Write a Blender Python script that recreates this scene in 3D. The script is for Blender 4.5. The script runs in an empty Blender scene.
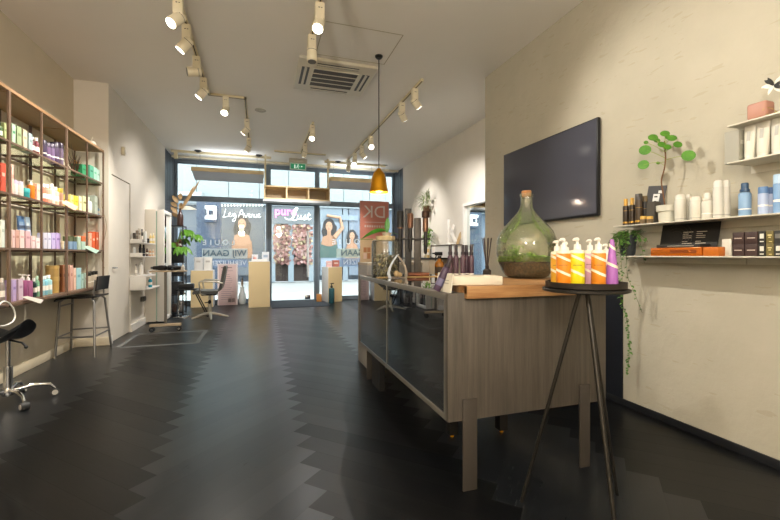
import bpy, bmesh, math, random
from mathutils import Vector, Matrix, Euler
R = math.radians
PI = math.pi
random.seed(7)
SC = bpy.context.scene
COL = SC.collection

# ------------------------------------------------------------------ camera
F_PX, YAW, HOR, EYE = 401.64, 0.3137, 254.8, 1.2
cam_d = bpy.data.cameras.new('camera')
cam_d.sensor_fit = 'HORIZONTAL'
cam_d.sensor_width = 36.0
cam_d.lens = F_PX / 780 * 36.0
cam_d.shift_y = -(260 - HOR) / 780
cam_d.clip_start = 0.05
cam = bpy.data.objects.new('camera', cam_d)
COL.objects.link(cam)
cam.location = (0, 0, EYE)
cam.rotation_euler = (R(90), 0, -YAW)
SC.camera = cam

# ------------------------------------------------------------------ world: pale overcast daylight
world = bpy.data.worlds.new('overcast_sky')
SC.world = world
world.use_nodes = True
bg = world.node_tree.nodes['Background']
bg.inputs['Color'].default_value = (0.87, 0.935, 1.0, 1)
bg.inputs['Strength'].default_value = 4.4

SC.view_settings.view_transform = 'Standard'
SC.view_settings.look = 'None'
SC.view_settings.gamma = 1.0
SC.view_settings.use_curve_mapping = False
SC.view_settings.exposure = 0.95
SPOT_W = 53.0            # power of one track lamp
WARM = (1.0, 0.94, 0.84)
NEUTRAL = (1.0, 0.965, 0.93)

# ------------------------------------------------------------------ where a sight line meets a plane of the room
_S, _C = math.sin(YAW), math.cos(YAW)
def ray(px, py):
    u = (px - 390) / F_PX
    return _S + u * _C, _C - u * _S, (HOR - py) / F_PX
def onZ(px, py, Z):
    d = ray(px, py); t = (Z - EYE) / d[2]; return Vector((d[0]*t, d[1]*t, Z))
def onX(px, py, X):
    d = ray(px, py); t = X / d[0]; return Vector((X, d[1]*t, EYE + d[2]*t))
def onY(px, py, Y):
    d = ray(px, py); t = Y / d[1]; return Vector((d[0]*t, Y, EYE + d[2]*t))

# ------------------------------------------------------------------ materials
def lin(h):
    h = h.lstrip('#')
    out = []
    for i in (0, 2, 4):
        v = int(h[i:i+2], 16) / 255
        out.append(v/12.92 if v <= 0.04045 else ((v+0.055)/1.055)**2.4)
    return (*out, 1)

_mats = {}
def M(hexc, rough=0.5, metal=0.0, name=None, coat=0.0, alpha=1.0, ior=1.45):
    k = (hexc, rough, metal, coat, alpha, ior)
    if k in _mats: return _mats[k]
    m = bpy.data.materials.new(name or 'paint_' + hexc.strip('#'))
    m.use_nodes = True
    b = m.node_tree.nodes['Principled BSDF']
    b.inputs['Base Color'].default_value = lin(hexc)
    b.inputs['Roughness'].default_value = rough
    b.inputs['Metallic'].default_value = metal
    b.inputs['Coat Weight'].default_value = coat
    b.inputs['IOR'].default_value = ior
    _mats[k] = m
    return m

class NT:
    """small helper for node materials"""
    def __init__(s, name):
        s.m = bpy.data.materials.new(name); s.m.use_nodes = True
        s.t = s.m.node_tree; s.b = s.t.nodes['Principled BSDF']
        s.out = s.t.nodes['Material Output']
    def n(s, typ, **kw):
        n = s.t.nodes.new(typ)
        for k, v in kw.items(): setattr(n, k, v)
        return n
    def link(s, a, b): s.t.links.new(a, b)
    def math(s, op, a, b=None, c=None):
        n = s.n('ShaderNodeMath', operation=op)
        for i, v in enumerate((a, b, c)):
            if v is None: continue
            if isinstance(v, (int, float)): n.inputs[i].default_value = v
            else: s.link(v, n.inputs[i])
        return n.outputs[0]
    def mix(s, f, a, b):
        n = s.n('ShaderNodeMix', data_type='RGBA')
        for sock, v in ((n.inputs['Factor'], f), (n.inputs['A'], a), (n.inputs['B'], b)):
            if isinstance(v, (int, float)): sock.default_value = v
            elif isinstance(v, tuple): sock.default_value = v
            else: s.link(v, sock)
        return n.outputs['Result']
    def coord(s, kind='Object'):
        return s.n('ShaderNodeTexCoord').outputs[kind]
    def geo(s):
        return s.n('ShaderNodeNewGeometry').outputs['Position']
    def noise(s, vec, scale, detail=4, rough=0.55):
        n = s.n('ShaderNodeTexNoise'); n.inputs['Scale'].default_value = scale
        n.inputs['Detail'].default_value = detail; n.inputs['Roughness'].default_value = rough
        s.link(vec, n.inputs['Vector']); return n.outputs['Fac']
    def mapping(s, vec, scale=(1,1,1), rot=(0,0,0)):
        n = s.n('ShaderNodeMapping'); n.inputs['Scale'].default_value = scale
        n.inputs['Rotation'].default_value = rot; s.link(vec, n.inputs['Vector']); return n.outputs[0]
    def ramp(s, f, stops):
        n = s.n('ShaderNodeValToRGB'); e = n.color_ramp.elements
        e[0].position, e[0].color = stops[0]; e[1].position, e[1].color = stops[-1]
        for p, c in stops[1:-1]:
            x = e.new(p); x.color = c
        s.link(f, n.inputs['Fac']); return n.outputs['Color']
    def bump(s, h, strength=0.2, dist=0.02):
        n = s.n('ShaderNodeBump'); n.inputs['Strength'].default_value = strength
        n.inputs['Distance'].default_value = dist
        s.link(h, n.inputs['Height']); s.link(n.outputs[0], s.b.inputs['Normal'])

def wall_paint(name, hexc, var=0.06, bump=0.05, scale=3.0):
    t = NT(name); p = t.geo()
    n = t.noise(p, scale, 5)
    c = lin(hexc); d = tuple(v*(1-var*2) for v in c[:3]) + (1,)
    t.link(t.mix(n, d, c), t.b.inputs['Base Color'])
    t.b.inputs['Roughness'].default_value = 0.85
    t.bump(t.noise(p, 60, 3), bump, 0.01)
    return t.m

def plaster():
    t = NT('trowelled_plaster'); p = t.geo()
    n1 = t.noise(p, 1.6, 6, 0.6); n2 = t.noise(p, 14, 5, 0.6)
    col = t.mix(n1, lin('#a19b89'), lin('#bdb6a4'))
    # short trowel scratches: stretched noise ridges
    m1 = t.mapping(p, (1, 3.2, 14), (R(40), 0, 0))
    s1 = t.noise(m1, 2.0, 3, 0.5)
    k = t.math('GREATER_THAN', s1, 0.68)
    m2 = t.mapping(p, (1, 4, 22), (R(-25), 0, 0))
    k2 = t.math('GREATER_THAN', t.noise(m2, 1.3, 2, 0.5), 0.70)
    kk = t.math('MAXIMUM', k, k2)
    col = t.mix(t.math('MULTIPLY', kk, 0.2), col, lin('#8f7d58'))
    t.link(col, t.b.inputs['Base Color'])
    t.b.inputs['Roughness'].default_value = 0.75
    h = t.math('ADD', t.math('MULTIPLY', n1, 1.2), t.math('MULTIPLY', n2, 0.35))
    h = t.math('SUBTRACT', h, t.math('MULTIPLY', kk, 0.12))
    t.bump(h, 0.35, 0.03)
    return t.m

def herringbone():
    t = NT('black_herringbone_oak'); p = t.geo()
    sep = t.n('ShaderNodeSeparateXYZ'); t.link(p, sep.inputs[0])
    W, N = 0.152, 8
    k = 1 / (math.sqrt(2) * W)
    x = t.math('SUBTRACT', -0.64, sep.outputs[0]); y = sep.outputs[1]
    a = t.math('MULTIPLY', t.math('ADD', y, x), k)
    b = t.math('MULTIPLY', t.math('SUBTRACT', y, x), k)
    i, j = t.math('FLOOR', a), t.math('FLOOR', b)
    fa, fb = t.math('FRACT', a), t.math('FRACT', b)
    m = t.math('FLOORED_MODULO', t.math('SUBTRACT', i, j), 2*N)
    hor = t.math('LESS_THAN', m, N - 0.5)
    ver = t.math('SUBTRACT', 1.0, hor)
    mv = t.math('SUBTRACT', m, N)
    # plank id
    ida = t.math('SUBTRACT', i, t.math('MULTIPLY', hor, m))
    idb = t.math('ADD', j, t.math('MULTIPLY', ver, mv))
    cmb = t.n('ShaderNodeCombineXYZ'); t.link(ida, cmb.inputs[0]); t.link(idb, cmb.inputs[1]); t.link(hor, cmb.inputs[2])
    wn = t.n('ShaderNodeTexWhiteNoise'); t.link(cmb.outputs[0], wn.inputs['Vector'])
    rnd = wn.outputs['Value']
    # coordinate across / along the plank
    across = t.math('ADD', t.math('MULTIPLY', hor, fb), t.math('MULTIPLY', ver, fa))
    along = t.math('ADD', t.math('MULTIPLY', hor, a), t.math('MULTIPLY', ver, b))
    edge = t.math('MINIMUM', across, t.math('SUBTRACT', 1.0, across))
    endh = t.math('ADD', m, fa)
    endv = t.math('ADD', t.math('SUBTRACT', mv, fb), 1.0)
    e = t.math('ADD', t.math('MULTIPLY', hor, endh), t.math('MULTIPLY', ver, endv))
    e = t.math('MINIMUM', e, t.math('SUBTRACT', float(N), e))
    seam = t.math('LESS_THAN', t.math('MINIMUM', edge, e), 0.012)
    g = t.n('ShaderNodeCombineXYZ')
    t.link(t.math('MULTIPLY', along, 0.5), g.inputs[0])
    t.link(t.math('MULTIPLY', t.math('ADD', across, t.math('MULTIPLY', rnd, 37.0)), 9.0), g.inputs[1])
    grain = t.noise(g.outputs[0], 2.2, 6, 0.65)
    base = t.mix(grain, lin('#050608'), lin('#15171a'))
    tint = t.mix(t.math('MULTIPLY', rnd, 0.85), base, lin('#0f0f0f'))
    col = t.mix(t.math('MULTIPLY', ver, 0.22), tint, lin('#31363d'))  # sheen of this plank direction put into the colour as a paler tint
    col = t.mix(t.math('MULTIPLY', seam, 0.6), col, lin('#3a3a3a'))
    t.link(col, t.b.inputs['Base Color'])
    big = t.noise(p, 0.9, 3)
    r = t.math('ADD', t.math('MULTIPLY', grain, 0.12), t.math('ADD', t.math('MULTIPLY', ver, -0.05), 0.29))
    r = t.math('ADD', r, t.math('MULTIPLY', t.math('SUBTRACT', big, 0.5), 0.06))
    t.link(r, t.b.inputs['Roughness'])
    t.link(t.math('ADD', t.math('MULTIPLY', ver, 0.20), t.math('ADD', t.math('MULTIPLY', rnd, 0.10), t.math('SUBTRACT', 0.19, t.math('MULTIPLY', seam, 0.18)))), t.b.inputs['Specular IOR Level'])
    t.bump(t.math('SUBTRACT', t.math('MULTIPLY', grain, 0.5), seam), 0.07, 0.002)
    return t.m

def wood(name, c0, c1, axis='Z', scale=6.0, rough=0.5, stretch=14):
    t = NT(name); p = t.geo()
    s = {'X': (1, stretch, stretch), 'Y': (stretch, 1, stretch), 'Z': (stretch, stretch, 1)}[axis]
    v = t.mapping(p, s)
    n = t.noise(v, scale/6, 6, 0.6)
    n2 = t.noise(v, scale, 3, 0.6)
    f = t.math('ADD', t.math('MULTIPLY', n, 0.7), t.math('MULTIPLY', n2, 0.3))
    t.link(t.ramp(f, [(0.32, lin(c0)), (0.68, lin(c1))]), t.b.inputs['Base Color'])
    t.b.inputs['Roughness'].default_value = rough
    t.bump(f, 0.08, 0.004)
    return t.m

def glass(name, tint='#ffffff', refl=0.10, rough=0.0, opacity=0.0, haze='#ffffff', fk=1.0):
    """thin clear sheet: lets light straight through, mirrors more at a grazing angle"""
    t = NT(name); t.t.nodes.remove(t.b)
    tr = t.n('ShaderNodeBsdfTransparent'); tr.inputs['Color'].default_value = lin(tint)
    gl = t.n('ShaderNodeBsdfGlossy'); gl.inputs['Roughness'].default_value = rough
    fr = t.n('ShaderNodeFresnel'); fr.inputs['IOR'].default_value = 1.45
    f = t.math('MINIMUM', t.math('ADD', t.math('MULTIPLY', fr.outputs[0], fk), refl*0.2), 0.9)
    mx = t.n('ShaderNodeMixShader'); t.link(f, mx.inputs[0]); t.link(tr.outputs[0], mx.inputs[1]); t.link(gl.outputs[0], mx.inputs[2])
    out = mx.outputs[0]
    if opacity > 0:
        df = t.n('ShaderNodeBsdfDiffuse'); df.inputs['Color'].default_value = lin(haze)
        m2 = t.n('ShaderNodeMixShader'); m2.inputs[0].default_value = opacity
        t.link(out, m2.inputs[1]); t.link(df.outputs[0], m2.inputs[2]); out = m2.outputs[0]
    t.link(out, t.out.inputs['Surface'])
    return t.m

def backlit(name, hexc, clear=0.0):
    """printed film on glass: glows a little when daylight comes from behind"""
    t = NT(name); t.t.nodes.remove(t.b)
    tl = t.n('ShaderNodeBsdfTranslucent'); tl.inputs['Color'].default_value = lin(hexc)
    df = t.n('ShaderNodeBsdfDiffuse'); df.inputs['Color'].default_value = lin(hexc)
    m1 = t.n('ShaderNodeMixShader'); m1.inputs[0].default_value = .35
    t.link(tl.outputs[0], m1.inputs[1]); t.link(df.outputs[0], m1.inputs[2]); out = m1.outputs[0]
    if clear > 0:
        tr = t.n('ShaderNodeBsdfTransparent'); m2 = t.n('ShaderNodeMixShader'); m2.inputs[0].default_value = clear
        t.link(out, m2.inputs[1]); t.link(tr.outputs[0], m2.inputs[2]); out = m2.outputs[0]
    t.link(out, t.out.inputs['Surface'])
    return t.m

def emit(name, col, strength):
    t = NT(name)
    t.b.inputs['Base Color'].default_value = (*col, 1)
    t.b.inputs['Emission Color'].default_value = (*col, 1)
    t.b.inputs['Emission Strength'].default_value = strength
    return t.m

def leafmat(name, c0, c1):
    t = NT(name); n = t.noise(t.geo(), 30, 2)
    t.link(t.mix(n, lin(c0), lin(c1)), t.b.inputs['Base Color'])
    t.b.inputs['Roughness'].default_value = 0.4
    return t.m

# ------------------------------------------------------------------ mesh builder
class MB:
    def __init__(s, mat=None):
        s.bm = bmesh.new(); s.mats = []; s.cur = 0
        if mat: s.m(mat)
    def m(s, mat):
        if mat not in s.mats: s.mats.append(mat)
        s.cur = s.mats.index(mat); return s
    def _fin(s, faces):
        for f in faces: f.material_index = s.cur; f.smooth = True
    def box(s, c, size, rot=None, bev=0.0, seg=2):
        r = bmesh.ops.create_cube(s.bm, size=1.0)
        vs = r['verts']
        for v in vs: v.co = Vector((v.co.x*size[0], v.co.y*size[1], v.co.z*size[2]))
        fs = {f for v in vs for f in v.link_faces}
        if bev > 0:
            es = list({e for v in vs for e in v.link_edges})
            rb = bmesh.ops.bevel(s.bm, geom=es, offset=bev, segments=seg, profile=0.5, affect='EDGES', clamp_overlap=True)
            fs = {f for f in rb['faces'] if f.is_valid} | {f for f in fs if f.is_valid}
            vs = list({v for f in fs for v in f.verts})
        mt = Matrix.Translation(Vector(c))
        if rot is not None:
            mt = mt @ (rot.to_4x4() if isinstance(rot, Matrix) else Euler(rot).to_matrix().to_4x4())
        for v in vs: v.co = mt @ v.co
        s._fin(fs); return s
    def b2(s, lo, hi, bev=0.0):
        c = [(a+b)/2 for a, b in zip(lo, hi)]; d = [abs(b-a) for a, b in zip(lo, hi)]
        return s.box(c, d, None, bev)
    def ring(s, c, u, v, r, seg):
        return [s.bm.verts.new(c + u*(math.cos(2*PI*k/seg)*r) + v*(math.sin(2*PI*k/seg)*r)) for k in range(seg)]
    def cyl(s, p0, p1, r0, r1=None, seg=16, caps=True):
        return s.tube([p0, p1], [r0, r0 if r1 is None else r1], seg, caps)
    def tube(s, pts, r, seg=8, caps=True, closed=False):
        pts = [Vector(p) for p in pts]; n = len(pts)
        if isinstance(r, (int, float)): r = [r]*n
        fs = []; rings = []
        prev = None
        for i, p in enumerate(pts):
            if closed: d = pts[(i+1) % n] - pts[i-1]
            else: d = pts[min(i+1, n-1)] - pts[max(i-1, 0)]
            if d.length < 1e-9: d = Vector((0, 0, 1))
            d.normalize()
            if prev is None:
                ref = Vector((0, 0, 1)) if abs(d.z) < 0.9 else Vector((1, 0, 0))
                u = d.cross(ref).normalized()
            else:
                u = (prev - d*prev.dot(d))
                u = u.normalized() if u.length > 1e-6 else d.orthogonal().normalized()
            prev = u; v = d.cross(u)
            rings.append(s.ring(p, u, v, max(r[i], 1e-4), seg))
        m = n if closed else n-1
        for i in range(m):
            a, b = rings[i], rings[(i+1) % n]
            for k in range(seg):
                fs.append(s.bm.faces.new((a[k], a[(k+1) % seg], b[(k+1) % seg], b[k])))
        if caps and not closed:
            fs.append(s.bm.faces.new(list(reversed(rings[0])))); fs.append(s.bm.faces.new(rings[-1]))
        s._fin(fs); return s
    def lathe(s, prof, c=(0, 0, 0), seg=24, sx=1.0, sy=1.0):
        """prof: (radius, z) from the bottom up; zero radius closes"""
        c = Vector(c); rings = []
        fs = []
        for r, z in prof:
            if r <= 1e-5: rings.append([s.bm.verts.new(c + Vector((0, 0, z)))])
            else: rings.append([s.bm.verts.new(c + Vector((math.cos(2*PI*k/seg)*r*sx, math.sin(2*PI*k/seg)*r*sy, z))) for k in range(seg)])
        for a, b in zip(rings, rings[1:]):
            for k in range(seg):
                k2 = (k+1) % seg
                if len(a) == 1 and len(b) == 1: continue
                if len(a) == 1: fs.append(s.bm.faces.new((a[0], b[k2], b[k])))
                elif len(b) == 1: fs.append(s.bm.faces.new((a[k], a[k2], b[0])))
                else: fs.append(s.bm.faces.new((a[k], a[k2], b[k2], b[k])))
        s._fin(fs); return s
    def ball(s, c, r, seg=12, sz=None):
        r3 = (r, r, r) if isinstance(r, (int, float)) else r
        res = bmesh.ops.create_uvsphere(s.bm, u_segments=seg, v_segments=max(6, seg//2), radius=1.0)
        for v in res['verts']: v.co = Vector((v.co.x*r3[0], v.co.y*r3[1], v.co.z*r3[2])) + Vector(c)
        s._fin({f for v in res['verts'] for f in v.link_faces}); return s
    def poly(s, pts):
        f = s.bm.faces.new([s.bm.verts.new(Vector(p)) for p in pts]); s._fin([f]); return s
    def prism(s, pts, d):
        """closed outline swept along vector d"""
        d = Vector(d); a = [s.bm.verts.new(Vector(p)) for p in pts]; b = [s.bm.verts.new(Vector(p)+d) for p in pts]
        n = len(a); fs = [s.bm.faces.new(list(reversed(a))), s.bm.faces.new(b)]
        for k in range(n): fs.append(s.bm.faces.new((a[k], a[(k+1) % n], b[(k+1) % n], b[k])))
        s._fin(fs); return s
    def leaf(s, p, d, up, L, W, curl=0.15, n=4):
        """a blade from p along d, facing up"""
        p = Vector(p); d = Vector(d).normalized(); up = Vector(up)
        sd = d.cross(up); sd = sd.normalized() if sd.length > 1e-5 else d.orthogonal().normalized()
        nn = sd.cross(d).normalized(); rows = []
        for k in range(n+1):
            t = k/n; w = W*0.5*math.sin(PI*min(max(0.04+t*0.95, 0), 1))**0.8
            q = p + d*(L*t) - nn*(curl*L*t*t)
            rows.append((s.bm.verts.new(q - sd*w + nn*w*0.25), s.bm.verts.new(q), s.bm.verts.new(q + sd*w + nn*w*0.25)))
        fs = []
        for a, b in zip(rows, rows[1:]):
            fs.append(s.bm.faces.new((a[0], a[1], b[1], b[0]))); fs.append(s.bm.faces.new((a[1], a[2], b[2], b[1])))
        s._fin(fs); return s
    def disc(s, c, nrm, r, seg=14, ry=None):
        nrm = Vector(nrm).normalized(); u = nrm.orthogonal().normalized(); v = nrm.cross(u)
        ry = r if ry is None else ry
        vs = [s.bm.verts.new(Vector(c)+u*math.cos(2*PI*k/seg)*r+v*math.sin(2*PI*k/seg)*ry) for k in range(seg)]
        s._fin([s.bm.faces.new(vs)]); return s
    def mesh(s, name, ang=38):
        bmesh.ops.recalc_face_normals(s.bm, faces=s.bm.faces[:])
        me = bpy.data.meshes.new(name)
        s.bm.to_mesh(me); s.bm.free()
        for m in s.mats: me.materials.append(m)
        me.set_sharp_from_angle(angle=R(ang))
        return me

def link(name, data, parent=None, loc=None, rot=None):
    o = bpy.data.objects.new(name, data); COL.objects.link(o)
    if parent is not None: o.parent = parent
    if loc is not None: o.location = loc
    if rot is not None: o.rotation_euler = rot
    return o
def obj(name, mb, parent=None, loc=None, rot=None):
    return link(name, mb.mesh(name), parent, loc, rot)
def tag(o, label, cat, group=None):
    n = len(label.split())
    assert 4 <= n <= 16, (n, label)
    o['label'] = label; o['category'] = cat
    if group: o['group'] = group
    return o
def thing(name, label, cat, loc=(0, 0, 0), rotz=0.0, group=None):
    o = link(name, None, None, loc, (0, 0, rotz)); o.empty_display_size = 0.05
    return tag(o, label, cat, group)
def struct(name, mb, parent=None):
    o = obj(name, mb, parent)
    if parent is None: o['kind'] = 'structure'
    return o
def text_mesh(body, size, mat, extrude=0.001, mirror=False, spacing=1.0, align='CENTER', bold=0.0, shear=0.0):
    c = bpy.data.curves.new('lettering', 'FONT'); c.body = body; c.size = size; c.extrude = extrude
    c.align_x = align; c.align_y = 'CENTER'; c.space_character = spacing; c.offset = bold; c.shear = shear
    c.resolution_u = 3
    o = bpy.data.objects.new('lettering', c)
    me = bpy.data.meshes.new_from_object(o)
    bpy.data.objects.remove(o); bpy.data.curves.remove(c)
    if mirror:
        for v in me.vertices: v.co.x = -v.co.x
        me.flip_normals()
    me.materials.clear(); me.materials.append(mat)
    return me
FACE_NEAR = (R(90), 0, 0)            # lettering that faces the camera end of the room
FACE_LEFT = (R(90), 0, R(-90))       # lettering on a wall that faces left (-X)
# ================================================================== the room shell
H = 3.48
XL, XP, XR, XF, YP, YE, YF, YB = -2.30, -1.91, 2.76, 3.56, 6.23, 4.54, 10.64, -2.6
m_wall = wall_paint('warm_white_wall_paint', '#e0d8cb')
m_wall_l = wall_paint('warm_grey_wall_paint', '#d6cab3')
m_ceil = wall_paint('ceiling_paint', '#f0ebe3', 0.03, 0.02, 1.2)
m_white = M('#e4e0d8', 0.45); m_cream = M('#d9cdb2', 0.5); m_black = M('#101113', 0.4)
m_frame = M('#75828e', 0.45); m_steel = M('#b9bcc0', 0.25, 1.0); m_chrome = M('#d8dadd', 0.08, 1.0)
m_dsteel = M('#3a3733', 0.4, 0.8); m_bronze = M('#4c4640', 0.5, 0.4)
m_plaster = plaster()
m_glass = glass('window_glass', '#f4faf8', 0.1)

struct('floor', MB(herringbone()).b2((-2.5, YB-.2, -.12), (3.8, YF+.06, 0)))
struct('ceiling', MB(m_ceil).b2((-2.5, YB-.2, H), (3.8, YF+.06, H+.15)))
struct('wall_left', MB(m_wall_l).b2((XL-.2, YB-.2, 0), (XL, YP, H)))
# the wall steps forward at a pier; a flush door and its shadow gap sit in the wall beyond
w = MB(m_wall)
w.b2((XL-.2, YP, 0), (XP, 6.34, H)).b2((XL-.2, 6.34, 2.30), (XP, 7.18, H)).b2((XL-.2, 7.18, 0), (XP, 9.57, H))
struct('wall_left_far', w)
d = MB(m_wall).b2((XP-.07, 6.352, .01), (XP-.012, 7.168, 2.288))
dr = struct('door_2', d)
obj('door_frame', MB(M('#a99a80', .6)).b2((XP-.09, 6.34, 0), (XP-.05, 6.352, 2.30)).b2((XP-.09, 7.168, 0), (XP-.05, 7.18, 2.30)).b2((XP-.09, 6.34, 2.288), (XP-.05, 7.18, 2.30)), dr)
obj('door_handle', MB(m_steel).cyl((XP-.012, 6.42, 1.02), (XP+.02, 6.42, 1.02), .012).tube([(XP+.02, 6.42, 1.02), (XP+.022, 6.5, 1.02)], .008), dr)
m_dark = M('#474f59', .5)
t = MB(m_dark).b2((XL-.2, 9.57, 0), (XP-.02, YF+.06, H))
for k in range(5): t.b2((XP-.02, 9.62+k*.2, 0), (XP-.005, 9.78+k*.2, H-.01))
struct('wall_left_front', t)
struct('wall_right', MB(m_plaster).b2((XR, YB-.2, 0), (XF+.2, YE, H)))
struct('wall_right_far', MB(m_wall).b2((XF, YE, 0), (XF+.2, 9.87, H)))
t = MB(m_dark).b2((XF+.02, 9.87, 0), (XF+.2, YF+.06, H))
for k in range(4): t.b2((XF+.005, 9.9+k*.19, 0), (XF+.02, 10.06+k*.19, H-.01))
struct('wall_right_front', t)
struct('wall_back', MB(m_wall_l).b2((-2.5, YB-.2, 0), (3.8, YB, H)))
m_base = M('#d7cab0', .5)
struct('baseboard_left', MB(m_base).b2((XL, YB, 0), (XL+.018, YP, .11), .004))
struct('baseboard_pier', MB(m_base).b2((XL, YP-.018, 0), (XP+.018, YP, .11), .004))
bb = MB(m_white).b2((XP, YP, 0), (XP+.018, 6.34, .11)).b2((XP, 7.18, 0), (XP+.018, 9.57, .11))
struct('baseboard_left_far', bb)
struct('baseboard_right', MB(M('#17181b', .5)).b2((XR-.015, YB, 0), (XR, YE, .055), .004))
struct('trim_1', MB(M('#15181f', .5)).b2((XR-.012, 2.475, 0), (XR+.01, YE, .93)))       # dark panel behind the counter
struct('trim_2', MB(m_cream).b2((XP-.02, YF-.4, H-.05), (XF, YF-.36, H)))                 # cream rail along the ceiling
m_tape = M('#6d6f70', .6)
tp = MB(m_tape)
tp.b2((-1.72, 5.99, 0), (-.78, 6.05, .002)).b2((-.84, 6.05, 0), (-.78, 6.92, .002)).b2((-1.78, 6.05, 0), (-1.72, 6.92, .002)).b2((-1.78, 6.92, 0), (-.78, 6.98, .002))
tp = struct('trim_3', tp)                                                                # inlaid frame of the floor hatch

# ------------------------------------------------------------------ the glazed street front
XW0, XD0, XD1 = -1.93, .20, 1.45
def front_frame(name, x0, x1, z0, z1, post_l=.07, post_r=.07, bot=.09, top=.09):
    f = MB(m_frame)
    f.b2((x0, YF, z0), (x0+post_l, YF+.06, z1)).b2((x1-post_r, YF, z0), (x1, YF+.06, z1))
    f.b2((x0+post_l, YF, z0), (x1-post_r, YF+.06, z0+bot)).b2((x0+post_l, YF, z1-top), (x1-post_r, YF+.06, z1))
    o = struct(name, f)
    obj('pane', MB(m_glass).b2((x0+post_l, YF+.025, z0+bot), (x1-post_r, YF+.033, z1-top)), o)
    return o
ZT = 2.56
front_frame('window_1', XW0, XD0, .0, ZT, .07, .05, .1, .07)
front_frame('window_2', XD1, XF+.02, .0, ZT, .05, .06, .1, .07)
front_frame('window_3', XW0, XD0, ZT, H, .07, .05, .06, .1)
front_frame('window_4', XD0, XD1, ZT, H, .07, .07, .06, .1)
front_frame('window_5', XD1, XF+.02, ZT, H, .05, .06, .06, .1)
f = MB(M('#5f6b76', .4)).b2((XD0, YF-.01, .0), (XD0+.09, YF+.06, ZT)).b2((XD1-.09, YF-.01, 0), (XD1, YF+.06, ZT))
f.b2((XD0+.09, YF-.01, ZT-.09), (XD1-.09, YF+.06, ZT)).b2((XD0+.09, YF, 0), (XD1-.09, YF+.06, .03))
dr = struct('door_1', f)
obj('pane', MB(m_glass).b2((XD0+.09, YF+.02, .03), (XD1-.09, YF+.03, ZT-.09)), dr)
pl = onY(308, 232, YF-.05)
h = MB(M('#dfe3e6', .25, .3)).cyl((pl.x, YF-.05, .62), (pl.x, YF-.05, 1.82), .028)
h.cyl((pl.x, YF-.05, .75), (pl.x, YF+.02, .75), .012).cyl((pl.x, YF-.05, 1.69), (pl.x, YF+.02, 1.69), .012)
obj('door_handle', h, dr)
obj('lock_fitting', MB(m_steel).b2((1.12, YF, .04), (1.26, YF+.015, .15), .004), dr)

# ------------------------------------------------------------------ the street outside
m_pave = wall_paint('pale_paving', '#a6a5a2', .06, .1, 2.0)
m_road = wall_paint('grey_brick_road', '#908e8c', .1, .2, 4.0)
struct('ground_pavement', MB(m_pave).b2((-14, YF+.06, -.14), (16, 13.4, -.02)))
struct('ground_road', MB(m_road).b2((-14, 13.4, -.16), (16, 22, -.05)))
struct('ground_kerb', MB(M('#908f8b', .8)).b2((-14, 13.3, -.14), (16, 13.45, -.012)))
YO = 18.5
def xo(px, Y=YO): return onY(px, 250, Y).x
def zo(px, py, Y=YO): return onY(px, py, Y).z
bld = thing('shop_building', 'pale clad shop building across the street with dark shop windows', 'building', (1, YO, -.05))
def bpart(name, mb, parent=None):
    o = obj(name, mb, parent or bld)
    if parent is None: o.location = -Vector(bld.location)
    return o
Z1 = zo(290, 203)
c = MB(M('#7c8181', .6))
x = -10.0
while x < 13:
    c.b2((x, YO, Z1), (x+1.22, YO+.3, Z1+2.35)).b2((x, YO, Z1+2.4), (x+1.22, YO+.3, Z1+6)); x += 1.25
c.m(M('#62686a', .7)).b2((-10, YO+.05, Z1), (13, YO+.3, Z1+6))
bpart('cladding', c)
bpart('wall', MB(M('#5d6674', .7)).b2((-10, YO+.5, -.0), (13, YO+.7, Z1)))
bpart('canopy_edge', MB(M('#757b7f', .6)).b2((-10, YO-.12, Z1-.16), (13, YO+.3, Z1)))
ps = MB(M('#727981', .6))
for px in (176, 216, 267.5, 316, 345.5, 372):
    ps.b2((xo(px)-.12, YO, -.0), (xo(px)+.12, YO+.5, Z1-.16))
bpart('pillar', ps)
# shop with the pink sign, straight behind the door
fz0, fz1 = zo(292, 224), zo(292, 205)
fx0, fx1 = xo(267)+.1, xo(317)-.1
fas = bpart('sign_fascia', MB(M('#595d62', .6)).b2((fx0, YO-.05, fz0), (fx1, YO+.1, fz1)))
m_sw = emit('sign_white', (1, 1, 1), .5); m_sp = emit('sign_pink', (.85, .16, .5), .25)
pz = zo(284, 211.8)
tm = text_mesh('pure', .50, m_sp, .02, bold=.014)
link('lettering', tm, fas, (xo(285.5), YO-.08, pz), FACE_NEAR)
def stroke(mb, pts, r, seg=6, n=8):
    """smooth pen stroke through points"""
    P = [Vector(p) for p in pts]; out = []
    for i in range(len(P)-1):
        p0, p1, p2, p3 = P[max(i-1, 0)], P[i], P[i+1], P[min(i+2, len(P)-1)]
        for k in range(n):
            t = k/n
            out.append(.5*((2*p1)+(p2-p0)*t+(2*p0-5*p1+4*p2-p3)*t*t+(3*p1-p0-3*p2+p3)*t**3))
    out.append(P[-1]); mb.tube(out, r, seg)
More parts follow.
